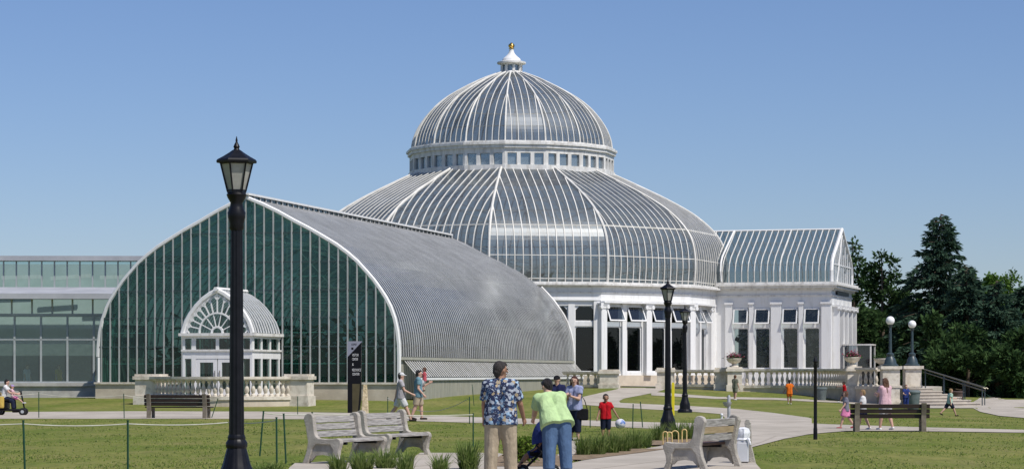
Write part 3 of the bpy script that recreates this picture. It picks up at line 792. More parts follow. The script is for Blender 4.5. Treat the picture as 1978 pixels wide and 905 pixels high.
for a, b in ((0.02, 0.5), (1.68, 1.98), (3.2, 3.9), (5.12, 5.42), (6.68, 7.33)):
    w_ = b-a
    wp.box(a, b, -0.16, -0.003, 0.6, 6.35); wp.box(a-0.06, b+0.06, -0.22, -0.003, 6.35, 6.49); wp.box(a-0.05, b+0.05, -0.2, -0.003, 1.7, 1.95)
wp.build('pilasters', M['white'], wg)
eT = Matrix.Translation((WLn, 0, 0)) @ Matrix(((0, 1, 0, 0), (-1, 0, 0, 0), (0, 0, 1, 0), (0, 0, 0, 1)))
for y in (0.7, 2.7, 4.5, 6.3, 8.0): column(eT, wg, -y, 0.02, 0.9, 6.3, 0.5, 0.4)
for a, b in ((1.0, 2.5), (2.9, 4.3), (4.7, 6.1)):
    window(eT, wg, -b, -a, -0.2, 1.0, 5.9, 0.1)
sp = MB(); sp.box(WLn+0.085, WLn+0.13, 1.6, 6.6, 6.93+0.09, 7.27); sp.build('name_panel', M['signblack'], wg)
# glazed porch beside the wing's end
pf = MB()
px0, px1, py0, py1, zt = WLn+0.45, WLn+2.3, 2.4, 4.2, 3.55
for x in (px0, px1):
    for y in (py0, py1): pf.box(x-0.05, x+0.05, y-0.05, y+0.05, 0.8, zt)
pf.box(px0-0.08, px1+0.08, py0-0.08, py1+0.08, zt, zt+0.1); pf.box(px0+0.87, px0+0.95, py0-0.04, py0+0.04, 0.8, zt)
po = pf.build('porch', M['oldwhite'], wg)
pp = MB(); pp.quad((px0, py0, 0.9), (px1, py0, 0.9), (px1, py0, zt), (px0, py0, zt)); pp.quad((px1, py0, 0.9), (px1, py1, 0.9), (px1, py1, zt), (px1, py0, zt)); pp.build('pane', M['sashpane'], po)

WT = Matrix.Translation(P0) @ Matrix.Rotation(R(-WA), 4, 'Z')
leafcloud(ip, 700, lambda: WT @ Vector((random.uniform(0.4, 6.9), random.uniform(0.9, 4.5), 1.0+5.2*random.random()**1.1)), 0.8, 0.2)
# ------------------------------------------------------------------ entrance vestibule in front of the gable
VD = 4.0
VB = VT @ Vector((0.05, -VD, 0))
ve = thing('entrance_vestibule', 'small white glazed vestibule with an arched fan window in front of the green gable', 'vestibule', VB, R(-VA))
hw = 1.80; zb = 0.55; z1, z2, z3, zc, ze = 2.02, 2.60, 2.74, 3.30, 3.42
AP = [(0, 5.62), (0.35, 5.45), (0.75, 5.18), (1.1, 4.84), (1.4, 4.46), (1.62, 4.1), (1.75, 3.75), (1.80, ze+0.14)]
apf = [(-x, z) for x, z in AP[::-1]]+AP[1:]
wm = MB()
posts = [(-hw, -hw+0.12), (-1.34, -1.12), (-0.08, 0.08), (1.12, 1.34), (hw-0.12, hw)]
for a, b in posts:
    if abs(a) < 0.1: wm.box(a, b, 0, 0.12, z3, zc); continue
    wm.box(a, b, 0, 0.12, zb, zc)
def hbar(z0, z1):
    for a, b in ((-hw+0.12, -1.34), (-1.12, 1.12), (1.34, hw-0.12)): wm.box(a, b, 0.004, 0.116, z0, z1)
wm.box(-1.12, 1.12, 0.004, 0.116, z1+0.30, z3); 
for a, b in ((-hw+0.12, -1.34), (1.34, hw-0.12)): wm.box(a, b, 0.004, 0.116, z1+0.30, z3)
for x0, x1 in ((-hw, -hw+0.1), (hw-0.1, hw)):
    for y in (0.12, 1.25, 2.45, 3.7): wm.box(x0, x1, y if y > 0.2 else 0.121, y+0.16, zb, zc)
    wm.box(x0+0.003, x1-0.003, 0.12, VD, z1+0.30, z3); wm.box(x0+0.003, x1-0.003, 0.12, VD, zb, zb+0.3)
wm.box(-hw-0.02, hw+0.02, -0.02, VD, zc, ze); 
wmo = wm.build('wall', M['white'], ve)
cm_ = MB(); cm_.box(-hw-0.16, hw+0.16, -0.16, VD, ze, ze+0.14); cm_.box(-hw-0.06, hw+0.06, -0.06, VD, z3-0.06, z3+0.03); cm_.build('cornice', M['oldwhite'], wmo)
vp_ = MB()
vp_.quad((-hw+0.1, 0.07, z3), (hw-0.1, 0.07, z3), (hw-0.1, 0.07, zc), (-hw+0.1, 0.07, zc))
for a, b in ((-hw+0.1, -1.3), (1.3, hw-0.1)): vp_.quad((a, 0.07, zb), (b, 0.07, zb), (b, 0.07, z1+0.3), (a, 0.07, z1+0.3))
for x in (-hw+0.05, hw-0.05): vp_.quad((x, 0.2, zb), (x, VD-0.1, zb), (x, VD-0.1, zc), (x, 0.2, zc))
vp_.build('pane', M['doorpane'], wmo)
for s in (-1, 1):
    d = MB(); a, b = (0.02, 1.11) if s > 0 else (-1.11, -0.02)
    for q0, q1 in ((a, a+0.2), (b-0.2, b)): d.box(q0, q1, 0.02, 0.09, zb, z1+0.29)
    d.box(a+0.2, b-0.2, 0.02, 0.09, zb, zb+0.3); d.box(a+0.2, b-0.2, 0.02, 0.09, z1+0.12, z1+0.29)
    do = d.build('door', M['white'], ve)
    p_ = MB(); p_.quad((a+0.2, 0.055, zb+0.3), (b-0.2, 0.055, zb+0.3), (b-0.2, 0.055, z1+0.12), (a+0.2, 0.055, z1+0.12)); p_.build('pane', M['doorpane'], do)
    h_ = MB(); hx = a+0.1 if s > 0 else b-0.1; h_.tube([(hx, -0.02, 1.45), (hx, -0.02, 1.75)], 0.018, 6); h_.build('handle', M['steel'], do)
fan = MB(); Z0 = ze+0.14
fan.tube([(x, 0.0, z) for x, z in apf], 0.10, 6, up=(0, 1, 0), ry=0.13)
fan.tube([(x*0.9, 0.0, Z0+(z-Z0)*0.9) for x, z in apf], 0.045, 4, up=(0, 1, 0))
for rr, wd in ((0.92, 0.055), (0.28, 0.07)):
    fan.tube([(rr*1.0*math.cos(PI*i/24), 0.0, Z0+rr*1.05*math.sin(PI*i/24)) for i in range(25)], wd, 4, up=(0, 1, 0))
def arch_r(t):
    best = 9
    for (x, z), (x2, z2) in zip(apf[:-1], apf[1:]):
        dx, dz = x2-x, z2-z; c, s = math.cos(t), math.sin(t)
        den = c*dz-s*dx
        if abs(den) < 1e-9: continue
        k = (s*(x)-c*(z-Z0))/(c*dz-s*dx)
        if 0 <= k <= 1:
            rx = x+dx*k; rz = z+dz*k-Z0; rad = rx*c+rz*s
            if rad > 0: best = min(best, rad)
    return best
for i in range(1, 14):
    t = PI*i/14
    r1 = arch_r(t)
    fan.tube([(0.92*math.cos(t), 0, Z0+0.95*math.sin(t)), ((r1-0.1)*math.cos(t), 0, Z0+(r1-0.1)*math.sin(t))], 0.04, 4)
for i in range(1, 7):
    t = PI*i/7
    fan.tube([(0.28*math.cos(t), 0, Z0+0.29*math.sin(t)), (0.92*math.cos(t), 0, Z0+0.96*math.sin(t))], 0.03, 4)
for i in range(14):       # scalloped outer lights
    t = PI*(i+.5)/14; r1 = arch_r(t)*0.9
    c = (r1-0.16)*math.cos(t), Z0+(r1-0.16)*math.sin(t)
    fan.tube([(c[0]+0.14*math.cos(t+q), 0, c[1]+0.14*math.sin(t+q)) for q in [-1.5+3.0*j/8 for j in range(9)]], 0.045, 4, up=(0, 1, 0))
fo = fan.build('fan_window', M['white'], ve)
fp = MB(); fp.add([(x, 0.05, z) for x, z in apf], [tuple(range(len(apf)))]); fp.build('pane', M['doorpane'], fo)
vr2 = MB()
for (x, z), (x2, z2) in zip(apf[:-1], apf[1:]): vr2.quad((x, 0.05, z), (x, VD, z), (x2, VD, z2), (x2, 0.05, z2))
vro = vr2.build('roof', M['wingglass'], ve)
vb2 = MB()
for i in range(1, 11):
    y = VD*i/11+0.1
    if y < VD-0.1: vb2.tube([(x*1.01, y, z+0.02) for x, z in apf], 0.04, 4, up=(0, 1, 0), caps=False)
vb2.tube([(0, -0.25, 5.68), (0, VD, 5.68)], 0.11, 6)
vb2.build('glazing_bars', M['white'], vro)
vf = MB(); vf.box(-hw, hw, 0, VD-0.1, 0.3, zb); vf.build('floor', M['stone'], ve)

# ------------------------------------------------------------------ low modern building on the left
LB = Vector((-20.3, 126.8, 0)); 
lb_ = thing('visitor_building', 'low modern glass visitor building with flat grey roofs at the left edge', 'building', LB, R(1.5))
WX = -26.0
b = MB(); b.box(WX, 0, -0.1, 0.3, -0.2, 1.12); b.box(WX, -1.0, -0.22, -0.1, 0.95, 1.12); b.build('base_wall', M['conc'], lb_)
b = MB(); b.box(WX, 0.15, -0.9, 1.2, 5.50, 5.70); b.box(WX, 0.15, -0.95, -0.9, 5.46, 5.74); b.prism([(-0.9, 5.702), (1.2, 5.702), (3.0, 6.12), (3.0, 6.2), (1.2, 5.98)], 'x', WX, 0.15); b.box(WX, 1.5, 5.4, 6.4, 5.80, 6.18)
lro = b.build('roof', M['roofmetal'], lb_)
b = MB(); b.box(WX, 3.0, 5.6, 7.2, 7.74, 8.0); b.build('upper_roof', M['roofmetal'], lb_)
b = MB(); b.quad((WX, 0.1, 1.12), (0, 0.1, 1.12), (0, 0.1, 5.5), (WX, 0.1, 5.5)); lg = b.build('lower_glazing', M['modernglass'], lb_)
b = MB()
for i in range(19):
    x = -0.12-i*1.37
    b.box(x-0.05, x+0.05, 0.0, 0.085, 1.12, 4.58)
for i in range(27):
    x = -0.5-i*1.05
    b.box(x-0.04, x+0.04, 0.0, 0.085, 4.72, 5.5)
b.box(WX, 0, -0.03, 0.09, 4.58, 4.72); b.box(WX, 0, -0.02, 0.085, 1.12, 1.2); b.box(WX, 0, 0.0, 0.085, 3.34, 3.40)
b.build('mullions', M['mullion'], lg)
b = MB(); b.quad((WX, 6.1, 6.1), (2.6, 6.1, 6.1), (2.6, 6.1, 7.74), (WX, 6.1, 7.74)); ug = b.build('upper_glazing', M['modernglass'], lb_)
b = MB()
for i in range(42):
    x = 2.4-i*0.69
    b.box(x-0.035, x+0.035, 6.0, 6.09, 6.2, 7.74)
b.box(WX, 2.6, 5.98, 6.09, 6.1, 6.2); b.build('mullions', M['mullion'], ug)
b = MB(); b.box(WX, 0.2, 9.0, 9.2, 0.2, 7.7); b.box(WX, 0, 0.3, 9.0, 0.2, 0.4)
b.box(WX, 0, 4.0, 4.3, 3.55, 4.0); b.box(WX, 0, 0.5, 1.2, 4.58, 4.66)
b.box(WX, 2.0, 11.0, 11.2, 6.0, 7.7); lin = b.build('interior_wall', M['innerwall'], lb_)
b = MB()
for i in range(9):
    x = -1.2-i*2.75
    for (y, z, w_, tl) in ((7.9, 6.95, 1.1, -4.0),):
        b.T = Matrix.Translation((x, y+0.25*(i % 3), z)) @ Matrix.Rotation(R(tl*(1 if i % 2 else 0.4)), 4, 'Y')
        b.box(-w_, w_, -0.03, 0.03, -0.10, 0.10)
b.T = Matrix()
b.build('beams', M['white'], lb_)
b = MB(); b.box(WX, -0.2, 5.0, 5.2, 0.4, 3.2); b.build('partition', M['bin'], lb_)

# ------------------------------------------------------------------ balustrades, terrace, steps
BPRO = [(0.10, 0), (0.10, 0.09), (0.065, 0.12), (0.055, 0.16), (0.085, 0.22), (0.105, 0.32), (0.09, 0.42), (0.055, 0.55), (0.045, 0.64), (0.06, 0.70), (0.085, 0.73), (0.085, 0.80)]
bme = None
def baluster(par, x, y, z, h, k=1.0):
    global bme
    if bme is None:
        m = MB(); m.lathe([(r, zz/0.8) for r, zz in BPRO], 10)
        o = m.build('baluster', M['stone'], par, smooth=True); bme = o.data
    else:
        o = bpy.data.objects.new('baluster', bme); COL.objects.link(o); o.parent = par
    o.location = (x, y, z); o.scale = (k, k, h)
def sweep(mb, pts, w0, w1, z0, z1):
    """band of rectangular section along plan points, offset w0..w1 to the left of travel; z may vary"""
    pts = [Vector((p[0], p[1], 0)) for p in pts]; n = len(pts); vs = []; fs = []
    for i, p in enumerate(pts):
        d = (pts[min(i+1, n-1)]-pts[max(i-1, 0)]).normalized(); s = Vector((-d.y, d.x, 0))
        for w, z in ((w0, z0), (w1, z0), (w1, z1), (w0, z1)): vs.append(p+s*w+Vector((0, 0, z)))
    for i in range(n-1):
        for k in range(4):
            j = (k+1) % 4; fs.append((i*4+k, (i+1)*4+k, (i+1)*4+j, i*4+j))
    fs.append((3, 2, 1, 0)); fs.append(tuple((n-1)*4+k for k in range(4)))
    mb.add(vs, fs)
def resample(pts, n):
    pts = [Vector((p[0], p[1], 0)) for p in pts]; L = [0]
    for a, b in zip(pts[:-1], pts[1:]): L.append(L[-1]+(b-a).length)
    out = []
    for i in range(n):
        t = L[-1]*(i+0.5)/n; j = max(q for q in range(len(L)-1) if L[q] <= t)
        out.append(pts[j].lerp(pts[j+1], (t-L[j])/(L[j+1]-L[j])))
    return out
def balustrade(label, pts, zg, zbase, zrail, n, piers=(), k=1.0):
    """zg: bottom of its wall, zbase: foot of balusters, zrail: top of the coping"""
    o = Vector((pts[0][0], pts[0][1], 0))
    t = thing('balustrade', label, 'balustrade', o)
    q = [(p[0]-o.x, p[1]-o.y) for p in pts]
    m = MB(); sweep(m, q, -0.16, 0.16, zg, zbase-0.16); m.build('wall', M['plinth'], t)
    m = MB(); sweep(m, q, -0.22, 0.22, zbase-0.16, zbase); m.build('plinth', M['stone'], t)
    m = MB(); sweep(m, q, -0.15, 0.15, zrail-0.20, zrail-0.12); sweep(m, q, -0.24, 0.24, zrail-0.12, zrail); m.build('coping', M['stone'], t)
    for p in resample(q, n): baluster(t, p.x, p.y, zbase, zrail-0.2-zbase, k)
    for (x, y, w, d, rz) in piers:
        m = MB(Matrix.Translation((x-o.x, y-o.y, 0)) @ Matrix.Rotation(R(rz), 4, 'Z'))
        m.box(-w, w, -d, d, zg-0.1, zrail-0.14); m.box(-w-0.07, w+0.07, -d-0.07, d+0.07, zg-0.1, zbase+0.02); m.box(-w-0.09, w+0.09, -d-0.09, d+0.09, zrail-0.14, zrail+0.02)
        m.box(-w-0.02, w+0.02, -d-0.02, d+0.02, zrail+0.02, zrail+0.12)
        m.build('pier', M['stone'], t)
    return t
def X(px, Y): return (px-CX)/FP*Y
# left: bowed balustrade before the vestibule
yl = 113.6
cx0, cx1 = X(268, yl+1.2), X(590, yl-0.3)
arc = []
for i in range(25):
    t = i/24; x = cx0+0.5+(cx1-cx0-1.0)*t
    arc.append((x, yl+1.4-1.6*t-2.1*math.sin(PI*t)**0.8))
balustrade('bowed stone balustrade in front of the green gable and vestibule', arc, 0.0, 0.55, 1.46, 29,
           [(cx0+0.55, yl+1.5, 0.6, 0.55, -14), (cx1-0.3, yl-0.2, 0.55, 0.5, -14)], 1.1)
fr = MB(); fr.add([(a[0], a[1]+0.2, 0.5) for a in arc]+[(cx1+0.3, yl+5.0, 0.5), (cx0+0.5, yl+8.5, 0.5)], [tuple(range(len(arc)+2))])
struct(fr.build('forecourt', M['steps']))
# centre left
balustrade('short stone balustrade between the vault end and the beige entrance plinth', [(X(1090, 149), 149.0), (X(1170, 147), 147.0)], 0.4, 0.95, 1.74, 6, [(X(1177, 147), 147.0, 0.55, 0.4, -8)], 1.0)
# centre right
balustrade('short stone balustrade behind the two black lamp posts', [(X(1290, 146), 146.0), (X(1388, 144.0), 144.0)], 0.4, 0.98, 1.84, 8, [(X(1286, 146), 146.0, 0.5, 0.4, -8), (X(1399, 143.6), 143.6, 0.52, 0.42, -8)], 1.0)
# concave right run
xa, ya, xb, yb = X(1424, 142.6), 142.6, X(1640, 133.2), 133.2
arc = []
for i in range(21):
    t = PI/2*i/20
    arc.append((xa+(xb-xa)*math.sin(t)**1.0, ya+(yb-ya)*(1-math.cos(t))))
balustrade('long curved stone balustrade with beige wall in front of the side wing', arc, -0.1, 0.93, 1.88, 31, [(X(1418, 142.8), 142.8, 0.42, 0.42, 0), (X(1649, 133), 133.0, 0.38, 0.4, 0)], 1.0)
balustrade('short stone balustrade with dark gaps beside the globe lamp pedestals', [(X(1657, 132.4), 132.4), (X(1698, 131), 131.0)], -0.2, 0.93, 1.93, 4, (), 1.0)
te = MB()
out = [(X(1292, 146.4), 146.4), (X(1400, 144.2), 144.2), (xa, ya+0.3)]+[(a[0]+0.2, a[1]+0.35) for a in arc[4:]]+[(X(1700, 131.5), 131.5), (X(1790, 133.0), 133.0), (26.5, 150), (26.5, 180), (5.5, 180), (7.2, 157)]
te.prism(out, 'z', -0.5, 0.82); struct(te.build('terrace', M['steps']))
# pedestals
def pedestal(label, x, y, w, z0, z1):
    t = thing('pedestal', label, 'pedestal', (x, y, 0), 0, 'globe lamp pedestals')
    m = MB(); m.box(-w, w, -w, w, z0, z1-0.16); m.build('shaft', M['stone'], t, bevel=0.01)
    m = MB(); m.box(-w-0.08, w+0.08, -w-0.08, w+0.08, z0, z0+0.35); m.box(-w-0.05, w+0.05, -w-0.05, w+0.05, z0+0.35, z0+0.45); m.build('base', M['stone'], t); m = MB(); m.box(-w-0.04, w+0.04, -w-0.04, w+0.04, 0.86, 0.98); m.build('band', M['stone'], t)
    m = MB(); m.box(-w-0.1, w+0.1, -w-0.1, w+0.1, z1-0.16, z1); m.build('cap', M['stone'], t)
pA = (X(1719, 130), 130.0); pB = (X(1762, 131.5), 131.5)
pedestal('stone pedestal under the taller seeming globe lamp, nearer the wing', pA[0], pA[1], 0.46, -0.25, 2.0)
pedestal('stone pedestal at the top of the curved steps, under the right globe lamp', pB[0], pB[1], 0.44, -0.2, 2.02)
# curved steps
stp = thing('entrance_steps', 'curved fan of pale stone steps below the globe lamps', 'steps', (X(1752, 130.2), 130.2, 0))
for i in range(6):
    r = 3.85-i*0.5; z0 = -0.35 if i == 0 else -0.1+0.155*i; z1 = -0.1+0.155*(i+1)
    m = MB(); pts = [(0.0, 0.9)]+[(r*math.sin(R(a)), -r*math.cos(R(a))) for a in range(-4, 116, 6)]
    m.prism(pts, 'z', z0, z1-0.04)
    pts = [(0.0, 0.9)]+[((r+0.04)*math.sin(R(a)), -(r+0.04)*math.cos(R(a))) for a in range(-4, 116, 6)]
    m.prism(pts, 'z', z1-0.04, z1)
    m.build('step', M['steps'], stp)
# hand rails
for dy, lab in ((0.0, 'steel handrail down the curved steps, nearer of the two'), (1.5, 'steel handrail down the curved steps, farther of the two')):
    a = P(1784, 712, 131.0+dy); bq = P(1899 if dy == 0 else 1904, 748, 128.0+dy)
    t = thing('handrail', lab, 'handrail', (a.x, a.y, 0), 0, 'step handrails')
    o = Vector((a.x, a.y, 0)); m = MB(); p, q = a-o, bq-o
    m.tube([p, q, q+Vector((0.12, 0, -0.06))], 0.035, 8); m.tube([p-Vector((0, 0, 0.16)), q-Vector((0, 0, 0.16))], 0.022, 8); m.build('rail', M['steel'], t)
    for k in (0.03, 0.34, 0.67, 0.985):
        c = p.lerp(q, k); m = MB(); m.tube([c, (c.x, c.y, max(-0.1, c.z-1.0))], 0.028, 8); m.build('post', M['lampgreen'], t)
# urns
def urn(label, px, Y, z, fl=True, s=0.88):
    x = X(px, Y)
    t = thing('flower_urn', label, 'urn', (x, Y, z), 0, 'stone urns on the balustrade')
    m = MB(); m.lathe([(0.30*s, 0), (0.30*s, 0.07), (0.17*s, 0.10), (0.14*s, 0.17), (0.22*s, 0.21), (0.38*s, 0.28), (0.47*s, 0.38), (0.50*s, 0.45), (0.52*s, 0.46), (0.52*s, 0.50), (0.42*s, 0.50), (0.38*s, 0.44)], 24); m.build('bowl', M['stone'], t, smooth=True)
    m = MB(); leafcloud(m, 260, lambda: Vector((random.gauss(0, 0.2*s), random.gauss(0, 0.2*s), 0.48+abs(random.gauss(0, 0.12)))), 0.16, 0.035); m.build('foliage', M['pine'], t)
    if fl:
        m = MB(); leafcloud(m, 260, lambda: Vector((random.gauss(0, 0.2*s), random.gauss(0, 0.2*s), 0.55+abs(random.gauss(0, 0.12)))), 0.07, 0.04); m.build('flowers', M['flower'], t)
urn('stone urn of pink flowers on the pier left of the side wing', 1418, 142.8, 2.0)
urn('stone urn of pink flowers by the glazed porch', 1646, 133.0, 2.0)
urn('stone urn with mostly green planting just left of the globe lamps', 1704, 132.4, 1.93, False, 0.9)
# globe lamps
def globelamp(label, x, y, z, s):
    t = thing('globe_lamp', label, 'lamp', (x, y, z), 0, 'globe lamps')
    m = MB(); m.lathe([(0.42*s, 0), (0.42*s, 0.08), (0.33*s, 0.12), (0.28*s, 0.35), (0.17*s, 0.52), (0.20*s, 0.58), (0.20*s, 0.66), (0.09*s, 0.72)], 16); m.build('base', M['lampgreen'], t, smooth=True)
    m = MB(); m.lathe([(0.085*s, 0.72), (0.065*s, 2.0*s), (0.10*s, 2.03*s), (0.13*s, 2.12*s)], 12); m.build('pole', M['lampgreen'], t, smooth=True)
    m = MB(); m.ball((0, 0, 2.12*s+0.24*s), 0.225*s, 24, 16); m.build('globe', M['globe'], t, smooth=True)
globelamp('white globe lamp on the pedestal nearer the wing', pA[0]+0.02, pA[1], 2.0, 1.03)
globelamp('white globe lamp on the pedestal at the top of the steps, smaller looking', pB[0], pB[1], 2.02, 0.95)
for px, py, lab, mm, h, r in ((1587, 770, 'grey green litter bin against the curved terrace wall', 'bin', 0.72, 0.30), (1764, 789, 'grey green litter bin beside the child in blue at the steps', 'bin', 0.85, 0.32), (1851, 764, 'brown litter bin behind the step handrails', 'binbrown', 0.7, 0.3)):
    p = G(px, py) if px != 1851 else Vector((X(1851, 134), 134, gz(X(1851, 134), 134)))
    if px == 1587: p = Vector((X(1587, 133.6), 133.6, gz(X(1587, 133.6), 133.6)))
    t = thing('litter_bin', lab, 'bin', p, 0, 'litter bins by the terrace')
    m = MB(); m.lathe([(r*0.75, 0), (r*0.78, 0.05), (r, h*0.85)], 14); m.build('body', M[mm], t, smooth=True)
    m = MB(); m.lathe([(r*1.08, h*0.85), (r*1.08, h*0.93), (r*0.8, h), (r*0.5, h)], 14); m.build('rim', M[mm], t, smooth=True)

# ------------------------------------------------------------------ lamp posts
def lamppost(label, loc):
    t = thing('lamp_post', label, 'lamp post', loc, 0.2, 'black lantern lamp posts')
    m = MB(); m.lathe([(0.30, -0.15), (0.30, 0.10), (0.28, 0.13), (0.22, 0.16), (0.215, 0.30), (0.205, 0.38), (0.17, 0.46), (0.135, 0.60), (0.118, 0.66), (0.13, 0.68), (0.13, 0.73), (0.105, 0.77), (0.11, 0.79), (0.095, 0.83)], 48, flute=0.025, nf=16)
    m.build('base', M['dark'], t, smooth=True)
    m = MB(); m.lathe([(0.090, 0.82), (0.081, 2.0), (0.072, 3.28), (0.070, 3.36)], 48, flute=0.05, nf=12); m.build('shaft', M['dark'], t, smooth=True)
    m = MB(); m.lathe([(0.075, 3.34), (0.09, 3.37), (0.088, 3.42), (0.108, 3.50), (0.112, 3.56), (0.085, 3.62), (0.075, 3.68), (0.11, 3.74), (0.125, 3.78), (0.10, 3.81)], 24); m.build('collar', M['dark'], t, smooth=True)
    m = MB(); nn = 6
    m.lathe([(0.118, 3.80), (0.118, 3.84)], nn); m.lathe([(0.205, 4.155), (0.215, 4.19)], nn)
    for k in range(nn):
        a = 2*PI*k/nn
        m.tube([(0.112*math.cos(a), 0.112*math.sin(a), 3.82), (0.20*math.cos(a), 0.20*math.sin(a), 4.18)], 0.014, 4)
    lan = m.build('lantern', M['dark'], t)
    m = MB(); m.lathe([(0.104, 3.835), (0.19, 4.16)], nn); m.build('pane', M['lampglass'], lan)
    m = MB(); m.lathe([(0.245, 4.17), (0.25, 4.195), (0.235, 4.215), (0.17, 4.25), (0.09, 4.30), (0.05, 4.33)], nn); m.build('roof', M['dark'], lan)
    m = MB(); m.lathe([(0.045, 4.325), (0.03, 4.35), (0.04, 4.37), (0.028, 4.40), (0.012, 4.43), (0.014, 4.45), (0.003, 4.50)], 10); m.build('finial', M['dark'], lan, smooth=True)
    return t
lp = lamppost('tall black lantern lamp post, nearest and cut by the bottom edge, before the gable', Vector((X(457, 30), 30, gz(X(457, 30), 30))))
p = on(1290, 65.5); p.z = gz(p.x, p.y)
copy_tree(lp, p, 0.35, 'black lantern lamp post standing in the grass bed by the yellow post', 0.925)
p = on(1323, 101.5)
copy_tree(lp, p, 0.1, 'black lantern lamp post on the lawn behind, with a square footing', 1.0)

# ------------------------------------------------------------------ sign, stone, posts, small things
p = G(685, 797)
sg = thing('pylon_sign', 'tall black pylon sign with pale lettering and a grey corner', 'sign', p, R(-6))
m = MB(); m.prism([(-0.275, 0), (0.20, 0), (0.27, 0.55), (0.29, 2.92), (-0.275, 2.92)], 'y', -0.1, 0.1); m.build('panel', M['signblack'], sg)
m = MB(); m.prism([(-0.277, 2.30), (-0.277, 2.945), (0.34, 2.945)][::-1], 'y', -0.108, -0.1005); tri = m.build('corner_plate', M['signgrey'], sg)
m = MB(); m.prism([(-0.08, 0.03), (0.15, 0.03), (0.20, 0.6), (0.24, 1.2), (-0.08, 1.2)], 'y', -0.104, -0.1005); m.build('lower_plate', M['signbronze'], sg)
def text(s, size, loc, par, m, name='lettering', width=None):
    cu = bpy.data.curves.new('t', 'FONT'); cu.body = s; cu.size = size; cu.extrude = 0.002; cu.resolution_u = 2
    o = bpy.data.objects.new('t', cu); COL.objects.link(o)
    dg = bpy.context.evaluated_depsgraph_get(); me = bpy.data.meshes.new_from_object(o.evaluated_get(dg))
    bpy.data.objects.remove(o)
    me.materials.clear(); me.materials.append(m)
    q = bpy.data.objects.new(name, me); COL.objects.link(q); q.parent = par; q.location = loc; q.rotation_euler = (PI/2, 0, 0)
    if width: q.scale.x = width/max(1e-3, q.dimensions.x)
    return q
for s, z, w_ in (('VISITOR', 2.33, 0.27), ('CENTER', 2.16, 0.24), ('&', 1.95, 0.06), ('RESOURCE', 1.72, 0.36), ('CENTER', 1.55, 0.30)):
    text(s, 0.15, (-0.085, -0.105, z), sg, M['signtext'], width=w_)
text('COMO', 0.11, (-0.12, -0.112, 2.78), tri, M['signblack'], width=0.22)
m = MB(); m.box(-0.12, -0.03, -0.112, -0.109, 2.60, 2.69); m.build('mark', M['signblack'], tri)
# limestone post
p = G(705, 799); sp_ = MB()
prof_ = [(0.10, 0.0, 0.13), (0.12, 0.3, 0.12), (0.10, 0.6, 0.11), (0.09, 0.9, 0.10), (0.07, 1.17, 0.09)]
sp_.v = []; sp_.f = []
for i in range(9):
    z = 1.17*i/8; w = 0.19-0.012*i
    for k in range(12):
        a = 2*PI*k/12; q = 1+0.14*noise.noise(Vector((math.cos(a)*1.5, math.sin(a)*1.5, z*4)))
        sp_.v.append((w*q*max(-0.8, min(0.8, math.cos(a)*1.2)), w*q*max(-0.8, min(0.8, math.sin(a)*1.2)), z))
for i in range(8):
    for k in range(12): sp_.f.append((i*12+k, i*12+(k+1) % 12, (i+1)*12+(k+1) % 12, (i+1)*12+k))
sp_.f.append(tuple(range(12))[::-1]); sp_.f.append(tuple(96+k for k in range(12)))
tag(sp_.build('stone_post', M['limestone'], loc=p), 'rough pale limestone post right behind the black pylon sign', 'post')
# dark thin post on the right lawn
p = G(1575, 848); m = MB(); m.lathe([(0.05, -0.1), (0.05, 0.25), (0.042, 0.3), (0.04, 1.85), (0.055, 1.88), (0.04, 1.93), (0.015, 2.0)], 12)
tag(m.build('lawn_post', M['dark'], loc=p, smooth=True), 'thin dark metal post on the right lawn', 'post')
p = G(1300, 801); m = MB(); m.box(-0.055, 0.055, -0.03, 0.03, -0.1, 1.2); m.box(-0.045, 0.045, -0.02, 0.02, 1.2, 1.25)
tag(m.build('marker_post', M['yellow'], loc=p, bevel=0.008), 'bright yellow marker post seen beside the middle lamp post', 'post')
# drinking fountain
p = G(1408, 809); t = thing('drinking_fountain', 'grey metal drinking fountain on a slim post behind the right bench', 'fountain', p)
m = MB(); m.lathe([(0.10, 0), (0.10, 0.04), (0.055, 0.07), (0.055, 0.78), (0.03, 0.84)], 12); m.build('post', M['fount'], t, smooth=True)
m = MB(); m.lathe([(0.03, 0.42), (0.12, 0.48), (0.16, 0.60), (0.15, 0.60), (0.10, 0.52)], 16, c=(-0.06, 0, 0)); m.build('basin', M['fount'], t, smooth=True)
m = MB(); m.tube([(0, 0, 0.74), (-0.04, 0, 0.80), (-0.08, 0, 0.76)], 0.014, 6); m.build('spout', M['steel'], t)
p = G(1394, 813); m = MB(); m.lathe([(0.05, 0), (0.04, 0.03), (0.035, 0.2), (0.05, 0.22), (0.03, 0.27)], 12); tag(m.build('water_valve', M['whitebag'], loc=p, smooth=True), 'small white valve stub left of the drinking fountain', 'valve')
# cane hoops
for i, (px, h, w) in enumerate(((1285, 0.31, 0.05), (1293, 0.30, 0.06), (1304, 0.33, 0.075), (1322, 0.36, 0.05))):
    p = G(px, 860); m = MB(); m.tube([(w*math.cos(PI*j/12), 0.02*j/12, (h-w)*1.0+w*math.sin(PI*j/12)) if 0 < j < 12 else (w*math.cos(PI*j/12), 0.02*j/12, h-w) for j in range(13)], 0.014, 6)
    m.tube([(w, 0, 0), (w, 0, h-w)], 0.014, 6); m.tube([(-w, 0.02, 0), (-w, 0.02, h-w)], 0.014, 6)
    tag(m.build('cane_hoop', M['cane'], loc=p), ('leftmost golden hoop edging the bed by the middle lamp post', 'second golden hoop from the left, below the middle lamp post', 'widest golden hoop, third from the left by the bench', 'tall golden hoop right beside the bench seat')[i], 'hoop', 'golden hoops edging the bed')
